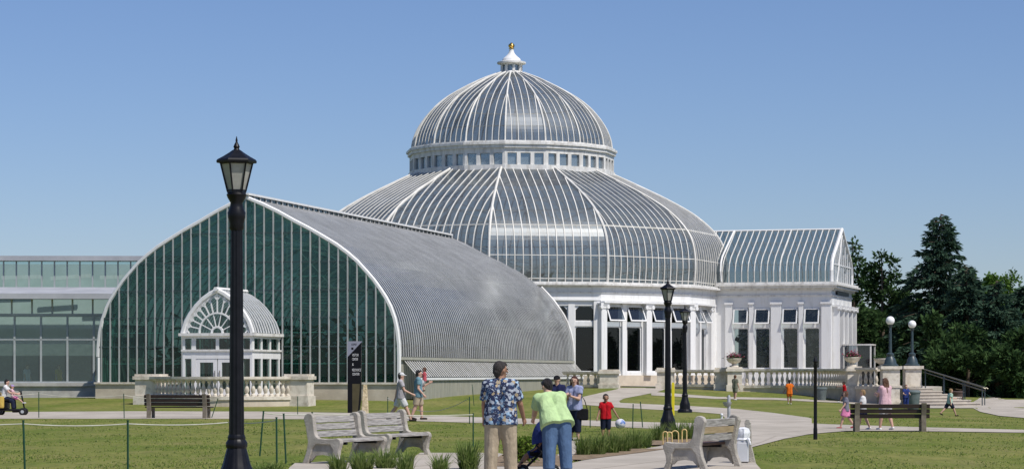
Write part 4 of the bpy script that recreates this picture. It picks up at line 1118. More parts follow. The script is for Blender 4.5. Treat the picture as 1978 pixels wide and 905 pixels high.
# stakes and cords
ST = [(75, 757, 806, 75, 'dark stake by the far left path, nearest the pushchair'), (239, 760, 807, 240, 'dark stake left of the dark bench at the left path'),
      (575, 765, 800, 575, 'dark stake below the right end of the bowed balustrade'), (749, 766, 806, 749, 'dark stake just behind the man in the white cap'),
      (907, 766, 818, 907, 'dark stake in the lawn left of the man in the floral shirt, farther one'), (914, 798, 864, 914, 'green stake touching the elbow of the man in the floral shirt'),
      (912, 742, 783, 916, 'leaning dark stake near the vaulted glasshouse wall'), (45, 812, 925, 49, 'green stake nearest the left edge, in front'),
      (247, 812, 925, 247, 'green stake in the front lawn left of the tall lamp post'), (509, 794, 880, 501, 'leftmost of three thin stakes between lamp post and benches, leaning right'),
      (534, 806, 905, 535, 'middle and lowest of three thin stakes left of the grey benches'), (548, 799, 896, 553, 'rightmost of three thin stakes, closest to the grey benches'),
      (998, 797, 838, 998, 'dark stake between the floral shirt and the green shirt'), (1140, 784, 825, 1140, 'dark stake left of the boy in red'),
      (1223, 780, 827, 1222, 'upright dark stake right of the boy in red, first of a pair'), (1237, 776, 825, 1242, 'leaning dark stake right of the boy in red, second of a pair'),
      (421, 769, 806, 407, 'slanting dark stake at the right end of the left dark bench'), (603, 796, 874, 603, 'short dark stake top just behind the grey benches')]
tops = {}
for px, yt, yb, pxb, lab in ST:
    p = G(pxb, yb); Y = p.y; top = Vector((X(px, Y), Y, EYE+(HY-yt)/FP*Y))-p
    m = MB(); m.tube([(0, 0, -0.1), top], 0.017, 6); m.tube([top, top*1.015], 0.022, 6)
    tag(m.build('garden_stake', M['stake'], loc=p), lab, 'stake', 'garden stakes')
    tops[px] = (p+top, p)
def cord(label, pts, sag=0.05):
    o = Vector(pts[0]); path = []
    for a, b in zip(pts[:-1], pts[1:]):
        for j in range(6):
            t = j/6; q = Vector(a).lerp(Vector(b), t); q.z -= sag*4*t*(1-t); path.append(q-o)
    path.append(Vector(pts[-1])-o)
    m = MB(); m.tube(path, 0.011, 5); tag(m.build('cord', M['rope'], loc=o), label, 'cord', 'white cords on the stakes')
def tp(k, f=0.95):
    a, b = tops[k]; return b.lerp(a, f)
lft = tp(45)+Vector((-2.5, 0.3, 0))
cord('white cord along the front left lawn past the tall lamp post', [lft, tp(45), tp(247), P(440, 815, 42.5), tp(534)], 0.03)
cord('white cord strung behind the grey benches towards the floral shirt', [tp(509, 0.97), tp(603, 0.97), tp(914, 0.97)], 0.03)
cord('white cord strung along the far left path behind the dark bench', [tp(75)+Vector((-4, 0, 0)), tp(75), tp(239), tp(421, 0.9)], 0.10)
cord('white cord from the stake behind the walkers to the one left of the floral shirt', [tp(749, 0.95), tp(907, 0.95)], 0.45)

# ------------------------------------------------------------------ benches
BP = [(.10, .90), (.16, .88), (.19, .83), (.20, .70), (.215, .58), (.24, .50), (.30, .462), (.45, .455), (.60, .46), (.67, .47), (.72, .44), (.735, .38), (.69, .26), (.675, .14), (.74, .0), (.63, .0), (.585, .13), (.57, .28), (.52, .355), (.24, .36), (.17, .28), (.08, 0.0), (-.04, .0), (.05, .22), (.085, .40), (.04, .66), (.0, .80), (.03, .87)]
def concbench(label, loc, rz, midm='greywood', seatm='greywood'):
    """length along +y from 0 to 1.75, faces +x"""
    t = thing('concrete_bench', label, 'bench', loc, rz, 'concrete ended benches')
    LB_ = 1.75
    for y in (0.0, LB_-0.11):
        m = MB(); m.prism(BP, 'y', y, y+0.11); e = m.build('end_frame', M['benchconc'], t, bevel=0.012)
        m = MB(); m.prism([(.17, .36), (.555, .358), (.60, .12), (.56, .10), (.50, .16), (.36, .18), (.22, .16), (.13, .06), (.12, .12)][::-1], 'y', y+0.03, y+0.08); m.build('web', M['benchconc'], e)
    for i in range(3):
        z = 0.53+i*0.125; x = 0.145-0.028*i
        m = MB(Matrix.Translation((x, 0, z)) @ Matrix.Rotation(R(-8), 4, 'Y')); m.box(-0.02, 0.02, 0.11, LB_-0.11, -0.055, 0.055)
        m.build('back_board', M[midm] if i == 1 else M['greywood'], t, bevel=0.005)
    for i in range(4):
        x = 0.25+i*0.118
        m = MB(); m.box(x, x+0.105, 0.11, LB_-0.11, 0.395, 0.44); m.build('seat_board', M[seatm], t, bevel=0.005)
    for y in (0.3, LB_-0.35):
        m = MB(); m.box(0.24, 0.68, y, y+0.05, 0.35, 0.394); m.build('bearer', M['dark'], t)
    return t
b1 = concbench('grey concrete ended bench with weathered boards, nearer one of the left pair', G(586, 897), R(-24.6))
b2 = copy_tree(b1, G(686, 884), R(-24.6), 'grey concrete ended bench with weathered boards, farther of the left pair, right behind its twin')
b3 = concbench('concrete ended bench with one brown board, facing left beside the white bin', Vector((X(1362, 39.4), 39.4, 0)), R(180-20), 'brownboard', 'seatboard')
# turn so the bench runs away from the camera and faces left
b3.location = Vector((X(1432, 41.0), 41.0, gz(3.7, 41.0))); b3.rotation_euler = (0, 0, R(180-25))
def darkbench(label, pa, pb, hgt):
    t = thing('dark_bench', label, 'bench', pa, math.atan2(pb.y-pa.y, pb.x-pa.x), 'dark board benches')
    L_ = (pb-pa).length
    for x in (0.12, L_-0.24):
        m = MB(); m.prism([(-0.02, 0), (0.10, 0), (0.13, 0.45), (0.02, hgt+0.02), (-0.08, hgt+0.02), (-0.0, 0.45)], 'x', x, x+0.13); e = m.build('post', M['postwood'], t)
        m = MB(); m.prism([(0.05, 0.34), (0.60, 0.36), (0.60, 0.0), (0.50, 0.0), (0.49, 0.28), (0.08, 0.26)], 'x', x+0.02, x+0.11); m.build('leg', M['postwood'], e)
    for i in range(3):
        z = hgt-0.07-i*0.135; y = -0.055+i*0.022+0.12
        m = MB(); m.box(0, L_, y-0.02, y+0.02, z-0.06, z+0.055); m.build('back_board', M['darkboard'], t, bevel=0.005)
    for i in range(3):
        m = MB(); m.box(0, L_, 0.17+i*0.14, 0.30+i*0.14, 0.37, 0.41); m.build('seat_board', M['darkboard'], t, bevel=0.005)
    return t
darkbench('dark brown board bench seen from behind by the left path', G(277, 807), G(404, 807.5), 0.84)
darkbench('dark brown board bench seen from behind near the walking children', G(1643, 833), G(1797, 833), 0.77)
# white bin
p = Vector((X(1437, 42.6), 42.6, 0.0)); t = thing('litter_bin', 'white litter bin with a tied white liner behind the right bench', 'bin', p, R(-8))
m = MB(); m.box(-0.12, 0.08, -0.12, 0.12, 0.04, 0.38); m.box(-0.11, 0.07, -0.11, 0.11, 0.38, 0.40); m.build('body', M['whitebin'], t, bevel=0.012)
m = MB(); m.box(-0.11, 0.07, -0.11, 0.11, -0.02, 0.04); m.build('base', M['dark'], t)
m = MB(); m.lathe([(0.10, 0.40), (0.125, 0.43), (0.105, 0.46), (0.115, 0.50), (0.12, 0.55), (0.10, 0.62), (0.04, 0.645)], 14, c=(-0.02, 0, 0), flute=0.10, nf=5); m.build('liner', M['whitebag'], t, smooth=True)
m = MB(); m.tube([(0.07, -0.10, 0.45), (0.10, -0.13, 0.40), (0.12, -0.13, 0.34)], 0.025, 6, r1=0.015); m.build('knot', M['whitebag'], t, smooth=True)
m = MB(); m.prism([(0.08, 0.0), (0.20, 0.0), (0.13, 0.3), (0.115, 0.72), (0.08, 0.78), (0.03, 0.78), (0.0, 0.72), (0.06, 0.3)], 'y', 0.18, 0.28); m.build('stand', M['benchconc'], t, bevel=0.01)

# ------------------------------------------------------------------ plants near the camera
def clump(label, px, py, h, r, n, seed, m_='blade', arch=0.8):
    random.seed(seed); p = G(px, py); p.z -= 0.01; m = MB()
    for _ in range(n):
        a = random.uniform(0, 2*PI); q = r*math.sqrt(random.random())*0.55
        b0 = Vector((q*math.cos(a), q*math.sin(a), 0)); a2 = a+random.gauss(0, 0.7)
        hh = h*(0.35+0.85*random.random()**0.8); out_ = r*random.uniform(0.2, 1.3)*arch
        d = Vector((math.cos(a2), math.sin(a2), 0)); sd = Vector((-d.y, d.x, 0))*random.uniform(0.006, 0.012)
        p1 = b0+d*out_*0.35+Vector((0, 0, hh*0.6)); p2 = b0+d*out_*1.1+Vector((0, 0, hh))
        m.add([b0-sd, b0+sd, p1+sd*0.9, p2, p1-sd*0.9], [(0, 1, 2, 4), (4, 2, 3)])
    return tag(m.build('ornamental_grass', M[m_], loc=p), label, 'grass clump', 'ornamental grass clumps')
clump('grass clump at the left front leg of the nearer grey bench', 655, 914, 0.30, 0.22, 200, 1)
clump('grass clump below the seat between the two grey benches', 700, 911, 0.34, 0.28, 260, 2)
clump('grass clump under the front of the farther grey bench', 745, 906, 0.34, 0.26, 260, 3)
clump('tall grass clump right of the grey benches, apart from them', 782, 912, 0.36, 0.22, 160, 4)
clump('thin grass clump on the path edge midway to the floral shirt', 850, 912, 0.30, 0.22, 150, 5)
clump('tall grass clump beside the legs of the man in the floral shirt', 905, 908, 0.46, 0.26, 320, 6)
clump('low grass tuft at the lower left of the three thin stakes', 515, 914, 0.2, 0.35, 220, 17)
for i, (px, py, h, r, lab) in enumerate(((1127, 880, 0.40, 0.22, 'first ornamental grass clump right of the lavender woman, tallest'), (1155, 879, 0.44, 0.26, 'dark ornamental grass clump under the boy in red, left side'),
        (1180, 876, 0.46, 0.26, 'ornamental grass clump right below the boy in red'), (1203, 873, 0.42, 0.24, 'ornamental grass clump below the ball the boy holds'),
        (1226, 868, 0.42, 0.24, 'ornamental grass clump below the pair of dark stakes'), (1247, 864, 0.36, 0.2, 'last ornamental grass clump of the row, nearest the middle lamp post'))):
    clump(lab, px, py, h, r, 190, 20+i)
for i, (px, py, h, r, lab) in enumerate(((1272, 852, 0.42, 0.24, 'ornamental grass clump left of the middle lamp post base'), (1310, 850, 0.44, 0.26, 'ornamental grass clump right of the middle lamp post base'), (1334, 849, 0.44, 0.24, 'ornamental grass clump close behind the right bench back'))):
    clump(lab, px, py, h, r, 200, 30+i)
random.seed(5); p = G(1010, 896); t = thing('leafy_shrub', 'bright green leafy shrub between the man in floral shirt and the pushchair', 'shrub', p)
m = MB(); leafcloud(m, 900, lambda: Vector((random.gauss(0, 0.13), random.gauss(0, 0.13), 0.05+0.42*random.random()**0.8)), 0.07, 0.026); m.build('foliage', M['bush'], t)
m = MB()
for _ in range(9): m.tube([(0, 0, 0), (random.gauss(0, .06), random.gauss(0, .06), .2), (random.gauss(0, .14), random.gauss(0, .14), .42)], 0.008, 5, r1=0.003)
m.build('stems', M['bark'], t)

def onpath(px, py):
    for c, k in STRIPS:
        a, b_ = (px, py) if c else (py, px)
        if k[0, 0] <= a <= k[-1, 0] and np.interp(a, k[:, 0], k[:, 1])-0.4 <= b_ <= np.interp(a, k[:, 0], k[:, 2])+0.4: return True
    return False
random.seed(77); gm = MB(); nb_ = 0
M['lawnblade'] = leafmat('lawn grass blades', (0.20, 0.29, 0.05), (0.38, 0.40, 0.14), 0.55)
while nb_ < 30000:
    y = 38.0+52*random.random()**1.5; x = random.uniform(-0.225, 0.225)*y
    if noise.noise(Vector((x*0.6, y*0.3, 0)))+0.35 < random.random()*0.9: continue
    z = gz(x, y); px = CX+x/y*FP; py = HY+(EYE-z)/y*FP
    if onpath(px+random.uniform(-5, 5), py-random.uniform(-0.2, 0.9)): nb_ += 0.5; continue
    h = random.uniform(0.014, 0.040)*(2.0 if random.random() < 0.012 else 1); a = random.uniform(0, PI); w_ = random.uniform(0.008, 0.016)*(1+y/90)
    dx, dy = math.cos(a)*w_, math.sin(a)*w_; lx, ly = random.gauss(0, 0.02), random.gauss(0, 0.02)
    gm.add([(x-dx, y-dy, z-0.005), (x+dx, y+dy, z-0.005), (x+lx, y+ly, z+h)], [(0, 1, 2)]); nb_ += 1
o = gm.build('grass_blades', M['lawnblade']); o['kind'] = 'stuff'; o['label'] = 'short mown grass blades of the lawn'
# ------------------------------------------------------------------ trees on the right
def conifer(label, px, pyt, Y, hw_, seed, kind='pine', n=9000, base=0.02):
    """hw_: half width in metres; top at pixel row pyt"""
    random.seed(seed)
    p = Vector((X(px, Y), Y, gz(X(px, Y), Y))); H = EYE+(HY-pyt)/FP*Y-p.z
    t = thing({'pine': 'pine_tree', 'spruce': 'spruce_tree'}[kind], label, 'tree', p, 0, 'evergreens beyond the steps')
    m = MB(); m.tube([(0, 0, -0.2), (0.1, 0, H*0.4), (0, 0.05, H*0.97)], 0.02*H+0.08, 8, r1=0.03); m.build('trunk', M['bark'], t)
    m = MB(); br = MB(); nb = int(H*(15 if kind == 'spruce' else 4.0))
    br_l = []
    for i in range(nb):
        f = base+(0.985-base)*(i+random.random())/nb
        a = random.uniform(0, 2*PI)
        if kind == 'spruce': R_ = hw_*(1-f)**0.80*random.uniform(0.5, 1.08)+0.12; rise = random.gauss(-0.10, 0.12)
        else: R_ = hw_*min(1.0, (1-f)*1.55+0.14)*random.uniform(0.45, 1.15); rise = 0.18
        z = f*H; d = Vector((math.cos(a), math.sin(a), rise)); 
        br_l.append((z, d, R_))
        br.tube([(0, 0, z), d*R_*0.9+Vector((0, 0, z))], 0.05, 5, r1=0.01)
    tot = sum(b[2]**1.3 for b in br_l)
    for z, d, R_ in br_l:
        k = int(n*R_**1.3/tot)
        sd = Vector((-d.y, d.x, 0)).normalized()
        if kind == 'pine': cl = [(random.uniform(0.35, 1.0), random.gauss(0, 0.22)*R_, random.gauss(0, 0.16)*min(R_, 1.6)) for _ in range(max(2, int(R_*2.2)))]
        for _ in range(k):
            if kind == 'spruce':
                s = random.random()**0.7; c = d*R_*s+Vector((0, 0, z))+sd*random.gauss(0, 0.16*R_*(1.1-s)+0.05)+Vector((0, 0, -0.10*R_*s*s-abs(random.gauss(0, 0.08))))
                q = Vector((d.x, d.y, -0.35)); ln = 0.40; wd = 0.075
            else:
                c0 = random.choice(cl); c = d*R_*c0[0]+sd*c0[1]+Vector((0, 0, z+c0[2]))
                q = Vector((random.gauss(0, 1), random.gauss(0, 1), random.gauss(0.15, 0.7))).normalized(); c = c+q*random.uniform(0.05, 0.42); ln = 0.36; wd = 0.085
            q = (q+Vector((random.gauss(0, .5), random.gauss(0, .5), random.gauss(0, .4)))).normalized()
            w_ = q.cross(Vector((random.gauss(0, 1), random.gauss(0, 1), random.gauss(0, 1)))).normalized()*wd*random.uniform(0.6, 1.4); l = ln*random.uniform(0.6, 1.5)
            m.add([c-w_*0.4, c+q*l*0.5-w_, c+q*l, c+q*l*0.5+w_], [(0, 1, 2, 3)])
    cr = m.build('crown', M[kind], t); br.build('limbs', M['bark'], t)
def broadleaf(label, px, pyt, Y, hw_, seed, n=7000):
    random.seed(seed)
    p = Vector((X(px, Y), Y, 0)); H = EYE+(HY-pyt)/FP*Y
    t = thing('leafy_tree', label, 'tree', p, 0, 'bright broadleaf trees behind')
    m = MB(); m.tube([(0, 0, -0.2), (0, 0, H*0.75)], 0.28, 8, r1=0.06)
    lumps = []
    for _ in range(26):
        a = random.uniform(0, 2*PI); r = hw_*math.sqrt(random.random()); z = H*random.uniform(0.35, 0.93)*(1-0.12*(r/hw_)**2)
        lumps.append((Vector((r*math.cos(a), r*math.sin(a), z)), random.uniform(0.5, 1.1)*hw_*0.32))
        m.tube([(0, 0, H*0.35), lumps[-1][0]], 0.06, 5, r1=0.02)
    m.build('trunk', M['bark'], t); m = MB()
    def f():
        c, r = random.choice(lumps); d = Vector((random.gauss(0, 1), random.gauss(0, 1), random.gauss(0, 1))).normalized()
        return c+d*r*random.random()**0.35
    leafcloud(m, n, f, 0.34, 0.12, 0.2); m.build('crown', M['leaf'], t)
conifer('tall dark spruce with a pointed top above all the other trees', 1817, 408, 172, 6.3, 41, 'spruce', 36000)
conifer('dark pine whose ragged top shows just right of the wing gable', 1647, 464, 192, 2.0, 42, n=6000)
conifer('dark pine with an open rounded top between the wing and the spruce', 1703, 482, 186, 3.0, 43, n=11000)
conifer('broad dark spruce in front and right of the tallest spruce', 1868, 512, 166, 4.6, 44, 'spruce', 26000)
conifer('low dark pine left of the globe lamps, below the open topped pine', 1668, 600, 178, 2.4, 45, n=9000)
conifer('mid sized dark pine right behind the globe lamps', 1764, 590, 172, 2.6, 46, n=11000)
conifer('dark spruce at the right edge of the picture', 1982, 540, 168, 4.4, 47, 'spruce', 22000)
conifer('dark spruce between the broad spruce and the right edge, with bright crowns behind', 1924, 538, 162, 4.0, 48, 'spruce', 20000)
conifer('low spreading pine at the far right above the paving', 1985, 630, 152, 3.2, 49, n=9000)
conifer('low dark pine behind the step handrails', 1868, 632, 156, 2.8, 50, n=9000)
conifer('small dark pine behind the right pedestal', 1806, 612, 160, 2.2, 51, n=8000)
broadleaf('light green broadleaf tree peeping out left of the spruce', 1762, 540, 225, 1.8, 61)
broadleaf('bright green broadleaf crown just right of the spruce', 1885, 516, 232, 3.6, 62)
broadleaf('bright green broadleaf crown near the right edge, behind the pines', 1950, 514, 236, 3.6, 63)
broadleaf('bright green broadleaf crown cut by the right edge', 2015, 520, 230, 3.6, 64)
bk = MB(); random.seed(9)
def _wood():
    px = random.uniform(1625, 2120); Y = random.uniform(190, 215)
    return Vector((X(px, Y), Y, 0.0+7.0*random.random()))
leafcloud(bk, 9000, _wood, 0.7, 0.22); o = bk.build('undergrowth', M['pine']); o['kind'] = 'stuff'; o['label'] = 'dark shaded undergrowth between the evergreen trunks'
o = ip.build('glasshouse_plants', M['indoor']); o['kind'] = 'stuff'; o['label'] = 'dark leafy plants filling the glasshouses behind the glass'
#@@PEOPLE@@
# ------------------------------------------------------------------ people
def frus(mb, p0, r0, p1, r1, s0=True, s1=True, seg=12):
    p0 = Vector(p0); p1 = Vector(p1)
    mb.tube([p0, p1], r0, seg, r1=r1)
    if s0: mb.ball(p0, r0, seg, 8)
    if s1: mb.ball(p1, r1, seg, 8)
def remesh(mb, name, m, parent, vox, smooth=4):
    o = mb.build(name+'_raw', m)
    md = o.modifiers.new('r', 'REMESH'); md.mode = 'VOXEL'; md.voxel_size = vox; md.use_smooth_shade = True
    sm = o.modifiers.new('s', 'SMOOTH'); sm.factor = 0.5; sm.iterations = smooth
    dg = bpy.context.evaluated_depsgraph_get()
    me = bpy.data.meshes.new_from_object(o.evaluated_get(dg))
    old = o.data; bpy.data.objects.remove(o); bpy.data.meshes.remove(old)
    me.name = name
    me.materials.clear(); me.materials.append(m)
    for p in me.polygons: p.use_smooth = True
    q = bpy.data.objects.new(name, me); COL.objects.link(q); q.parent = parent
    return q
def person(label, loc, face, H, skin, hair, shirt, pants, lean=0, side=0, hp=0, turn=0, LA=(5, 8, 15, 0), RA=(5, 8, 15, 0), LL=(0, 3, 0), RL=(0, 3, 0), w=1.0, hs=1.0,
           sleeve=0.6, hem=0.46, plen=0.95, skirt=None, hstyle='short', cap=None, shoes=None, socks=None, vox=0.016, fingers=False, seated=None, group=None, belly=0.0, apron=None):
    t = thing('person', label, 'person', loc, R(-face), group)
    V = lambda x, y, z: Vector((x, y, z))
    hip = V(0, 0, 0.52*H)
    up = V(math.sin(R(side)), math.sin(R(lean))*math.cos(R(side)), math.cos(R(lean))*math.cos(R(side)))
    neck = hip+up*0.295*H
    # side axis of the torso
    ax = V(1, 0, 0); ax = (ax-up*ax.dot(up)).normalized(); fw = up.cross(ax)
    sw = 0.098*w*H
    hd = (up+V(0, math.sin(R(hp)), math.cos(R(hp)))*1.0).normalized() if hp is not None else up
    head = neck+hd*(0.030+0.058*hs)*H+V(0, 0.012*H, 0)
    Rh = Matrix.Rotation(R(-turn), 3, 'Z') @ Matrix.Rotation(R(-hp-lean*0.45), 3, 'X')
    hv = lambda x, y, z: head+(Rh @ V(x, y, z))*H*hs
    def limb(a, s, l1, l2, base, leg=False):
        if leg:
            p, o, k = a; p2 = p-k
            d1 = V(s*math.sin(R(o)), math.sin(R(p))*math.cos(R(o)), -math.cos(R(p))*math.cos(R(o)))
            d2 = V(s*math.sin(R(o*0.5)), math.sin(R(p2)), -math.cos(R(p2))).normalized()
        else:
            p, o, k, i = a; p2 = p+k
            d1 = V(s*math.sin(R(o)), math.sin(R(p))*math.cos(R(o)), -math.cos(R(p))*math.cos(R(o)))
            oi = o-i
            d2 = V(s*math.sin(R(oi)), math.sin(R(p2))*math.cos(R(oi)), -math.cos(R(p2))*math.cos(R(oi)))
        m1 = base+d1*l1*H
        return m1, m1+d2*l2*H, d1, d2
    L = {}
    for s, a, l in ((-1, LA, LL), (1, RA, RL)):
        sh = neck-up*0.034*H+ax*s*sw*0.99
        el, wr, _, df = limb(a, s, 0.165, 0.14, sh)
        hj = hip+V(s*0.047*w*H, 0, -0.01*H)
        kn, an, _, ds = limb(l, s, 0.235, 0.235, hj, True)
        L[s] = dict(sh=sh, el=el, wr=wr, df=df, hj=hj, kn=kn, an=an, ds=ds)
    zmin = min(L[s]['an'].z for s in (-1, 1))-0.042*H
    t.location.z = loc[2]-zmin if seated is None else loc[2]+seated
    b = MB()
    # torso: flattened by pairs of capsules
    for s in (-1, 1):
        frus(b, hip+ax*s*0.040*w*H, 0.070*H*(0.5+0.5*w), hip+up*0.10*H+ax*s*0.036*w*H+fw*belly*H*0.5, 0.062*H*(0.5+0.5*w)+belly*H*0.4)
        frus(b, hip+up*0.10*H+ax*s*0.036*w*H, 0.062*H*(0.5+0.5*w), hip+up*0.22*H+ax*s*0.052*w*H, 0.062*H*(0.5+0.5*w))
        frus(b, hip+up*0.22*H+ax*s*0.052*w*H, 0.062*H*(0.5+0.5*w), L[s]['sh']-ax*s*0.012*H-up*0.012*H, 0.034*H)
        q = L[s]
        frus(b, q['sh'], 0.031*H*w, q['el'], 0.024*H); frus(b, q['el'], 0.025*H, q['wr'], 0.017*H)
        frus(b, q['hj'], 0.066*H*(0.5+0.5*w), q['kn'], 0.038*H); frus(b, q['kn'], 0.038*H, q['kn'].lerp(q['an'], 0.35), 0.036*H); frus(b, q['kn'].lerp(q['an'], 0.35), 0.036*H, q['an'], 0.021*H)
        ft = V(0, 1, 0); ft = (ft+V(0, 0, -1)*max(0, -q['ds'].y)*0.6).normalized()
        if q['ds'].z > -0.5: ft = V(0, 0.35, 0.9).normalized()
        q['ft'] = ft
        frus(b, q['an']-ft*0.012*H+V(0, 0, -0.018*H), 0.022*H, q['an']+ft*0.085*H+V(0, 0, -0.026*H), 0.017*H)
        # hand
        df = q['df']; pl = q['wr']+df*0.03*H
        sd = ax*s
        frus(b, q['wr'], 0.016*H, q['wr']+df*0.05*H, 0.021*H if not fingers else 0.019*H)
        fr = max(0.0088, 0.0052*H) if fingers else 0.009*H
        if fingers:
            pa = df.cross(sd).normalized(); pa = pa if abs(pa.y) > 0 else V(0, 1, 0)
            for i, ln in enumerate((0.042, 0.048, 0.045, 0.036)):
                k0 = q['wr']+df*0.045*H+pa*(0.018-0.012*i)*H*1.0
                k1 = k0+(df*0.9-sd*0.25).normalized()*ln*0.55*H; k2 = k1+(df*0.6-sd*0.75).normalized()*ln*0.5*H
                frus(b, k0, fr, k1, fr*0.95); frus(b, k1, fr*0.95, k2, fr*0.8)
            k0 = q['wr']+df*0.02*H+pa*0.016*H; k1 = k0+(pa*0.8+df*0.7).normalized()*0.028*H; k2 = k1+(pa*0.2+df*0.9).normalized()*0.022*H
            frus(b, k0, fr*1.2, k1, fr*1.05); frus(b, k1, fr, k2, fr*0.85)
        else:
            pa = df.cross(sd).normalized()
            for i in range(4):
                k0 = q['wr']+df*0.05*H+pa*(0.016-0.011*i)*H
                frus(b, k0, fr, k0+(df-sd*0.25)*0.042*H*(0.85+0.15*(i in (1, 2))), fr*0.8)
            k0 = q['wr']+df*0.025*H+pa*0.014*H; frus(b, k0, fr, k0+(pa*0.8+df*0.7)*0.036*H, fr*0.8)
    frus(b, neck-up*0.03*H, 0.044*H, head-hd*0.03*H*hs, 0.033*H)
    b.ball(head+hd*0.008*H*hs, 0.056*H*hs, 16, 12, (0.84, 1.0, 1.06))
    frus(b, hv(0, 0.006, -0.026), 0.037*H*hs, hv(0, 0.030, -0.047), 0.019*H*hs)
    frus(b, hv(0, 0.052, 0.004), 0.006*H*hs, hv(0, 0.062, -0.014), 0.009*H*hs)
    for s in (-1, 1): b.ball(hv(s*0.049, -0.004, -0.006), 0.013*H*hs, 10, 8, (0.6, 0.9, 1.2))
    body = remesh(b, 'body', skin, t, vox*0.8)
    for s in (-1, 1):
        e = MB(); e.ball(hv(s*0.019, 0.049, 0.006), 0.0065*H*hs, 8, 6); e.build('eye', EYEM, body)
    e = MB(); e.tube([hv(-0.016, 0.047, -0.032), hv(0, 0.052, -0.033), hv(0.016, 0.047, -0.032)], 0.0035*H*hs, 5); e.build('mouth', cloth('lips', (0.28, 0.09, 0.08)), body)
    # shirt
    g_ = 0.010*H
    b = MB()
    hm = hip+up*(hem-0.52)*H if lean < 25 else hip-up*0.05*H
    for s in (-1, 1):
        q = L[s]
        frus(b, hm+ax*s*0.044*w*H, (0.078 if lean < 25 else 0.094)*H*(0.5+0.5*w)+g_, hip+up*0.10*H+ax*s*0.040*w*H+fw*belly*H*0.5, (0.066 if lean < 25 else 0.076)*H*(0.5+0.5*w)+g_+belly*H*0.4, False, True)
        frus(b, hip+up*0.10*H+ax*s*0.040*w*H, 0.066*H*(0.5+0.5*w)+g_, hip+up*0.22*H+ax*s*0.054*w*H, 0.062*H*(0.5+0.5*w)+g_)
        frus(b, hip+up*0.22*H+ax*s*0.054*w*H, 0.062*H*(0.5+0.5*w)+g_, q['sh']-ax*s*0.014*H-up*0.008*H, 0.040*H+g_*0.8)
        frus(b, q['sh']-ax*s*0.012*H, 0.040*H*w+g_, q['sh'].lerp(q['el'], min(1, sleeve)), 0.036*H+g_*1.2, True, sleeve > 1)
        if sleeve > 1: frus(b, q['el'], 0.03*H+g_, q['el'].lerp(q['wr'], sleeve-1), 0.022*H+g_, True, False)
    frus(b, L[-1]['sh']+up*0.004*H-fw*0.004*H, 0.040*H+g_*0.8, L[1]['sh']+up*0.004*H-fw*0.004*H, 0.040*H+g_*0.8)
    for s in (-1, 1): frus(b, L[s]['sh']+up*0.004*H, 0.036*H+g_*0.6, neck-up*0.004*H, 0.042*H)
    frus(b, neck-up*0.05*H, 0.045*H, neck+up*0.012*H, 0.044*H, True, False)
    remesh(b, 'shirt', shirt, t, vox)
    # trousers / shorts / skirt
    if skirt is not None:
        b = MB()
        for s in (-1, 1):
            q = L[s]; frus(b, hip+ax*s*0.035*w*H+V(0, 0, 0.04*H), 0.07*H+g_, q['hj'].lerp(q['kn'], skirt), 0.085*H+g_, False, False)
        frus(b, hip+V(0, 0, 0.04*H), 0.075*H, (L[1]['hj'].lerp(L[1]['kn'], skirt)+L[-1]['hj'].lerp(L[-1]['kn'], skirt))*0.5, 0.11*H, False, False)
        remesh(b, 'skirt', pants, t, vox)
    else:
        b = MB()
        for s in (-1, 1):
            q = L[s]
            frus(b, hip+ax*s*0.040*w*H+V(0, 0, 0.02*H if lean < 25 else -0.005*H), 0.072*H*(0.5+0.5*w)+g_*0.7, q['hj'], 0.070*H*(0.5+0.5*w)+g_*0.7)
            if plen <= 0.5:
                frus(b, q['hj'], 0.070*H*(0.5+0.5*w)+g_*0.7, q['hj'].lerp(q['kn'], plen*2), 0.05*H+g_*1.4, True, False)
            else:
                frus(b, q['hj'], 0.070*H*(0.5+0.5*w)+g_*0.7, q['kn'], 0.044*H*(0.3+0.7*w)+g_*1.2)
                frus(b, q['kn'], 0.044*H*(0.3+0.7*w)+g_*1.2, q['kn'].lerp(q['an'], (plen-0.5)*2), 0.040*H*(0.3+0.7*w)+g_, True, False)
        remesh(b, 'trousers', pants, t, vox)
    # shoes
    for s in (-1, 1):
        q = L[s]; b = MB(); ft = q['ft']
        frus(b, q['an']-ft*0.014*H+V(0, 0, -0.018*H), 0.026*H, q['an']+ft*0.09*H+V(0, 0, -0.022*H), 0.021*H)
        remesh(b, 'shoe', shoes or cloth('dark shoe', (0.03, 0.025, 0.022)), t, vox*0.7, 2)
    # hair
    if hair is not None:
        b = MB(); b.ball(hv(0, -0.013, 0.016), 0.058*H*hs, 16, 12, (0.90, 0.98, 1.0))
        b.ball(hv(0, 0.012, 0.040), 0.038*H*hs, 12, 8, (1.1, 1.0, 0.7))
        frus(b, hv(0, -0.028, -0.01), 0.042*H*hs, hv(0, -0.03, -0.035), 0.030*H*hs)
        if hstyle == 'long':
            for s in (-1, 0, 1):
                frus(b, hv(s*0.036, -0.018, 0.01), 0.030*H*hs, hv(s*0.046, -0.030, -0.10), 0.026*H*hs)
        if hstyle == 'verylong':
            for s in (-1, 0, 1):
                frus(b, hv(s*0.034, -0.02, 0.01), 0.032*H*hs, hv(s*0.052, -0.045, -0.20), 0.030*H*hs)
        remesh(b, 'hair', hair, t, vox*0.8)
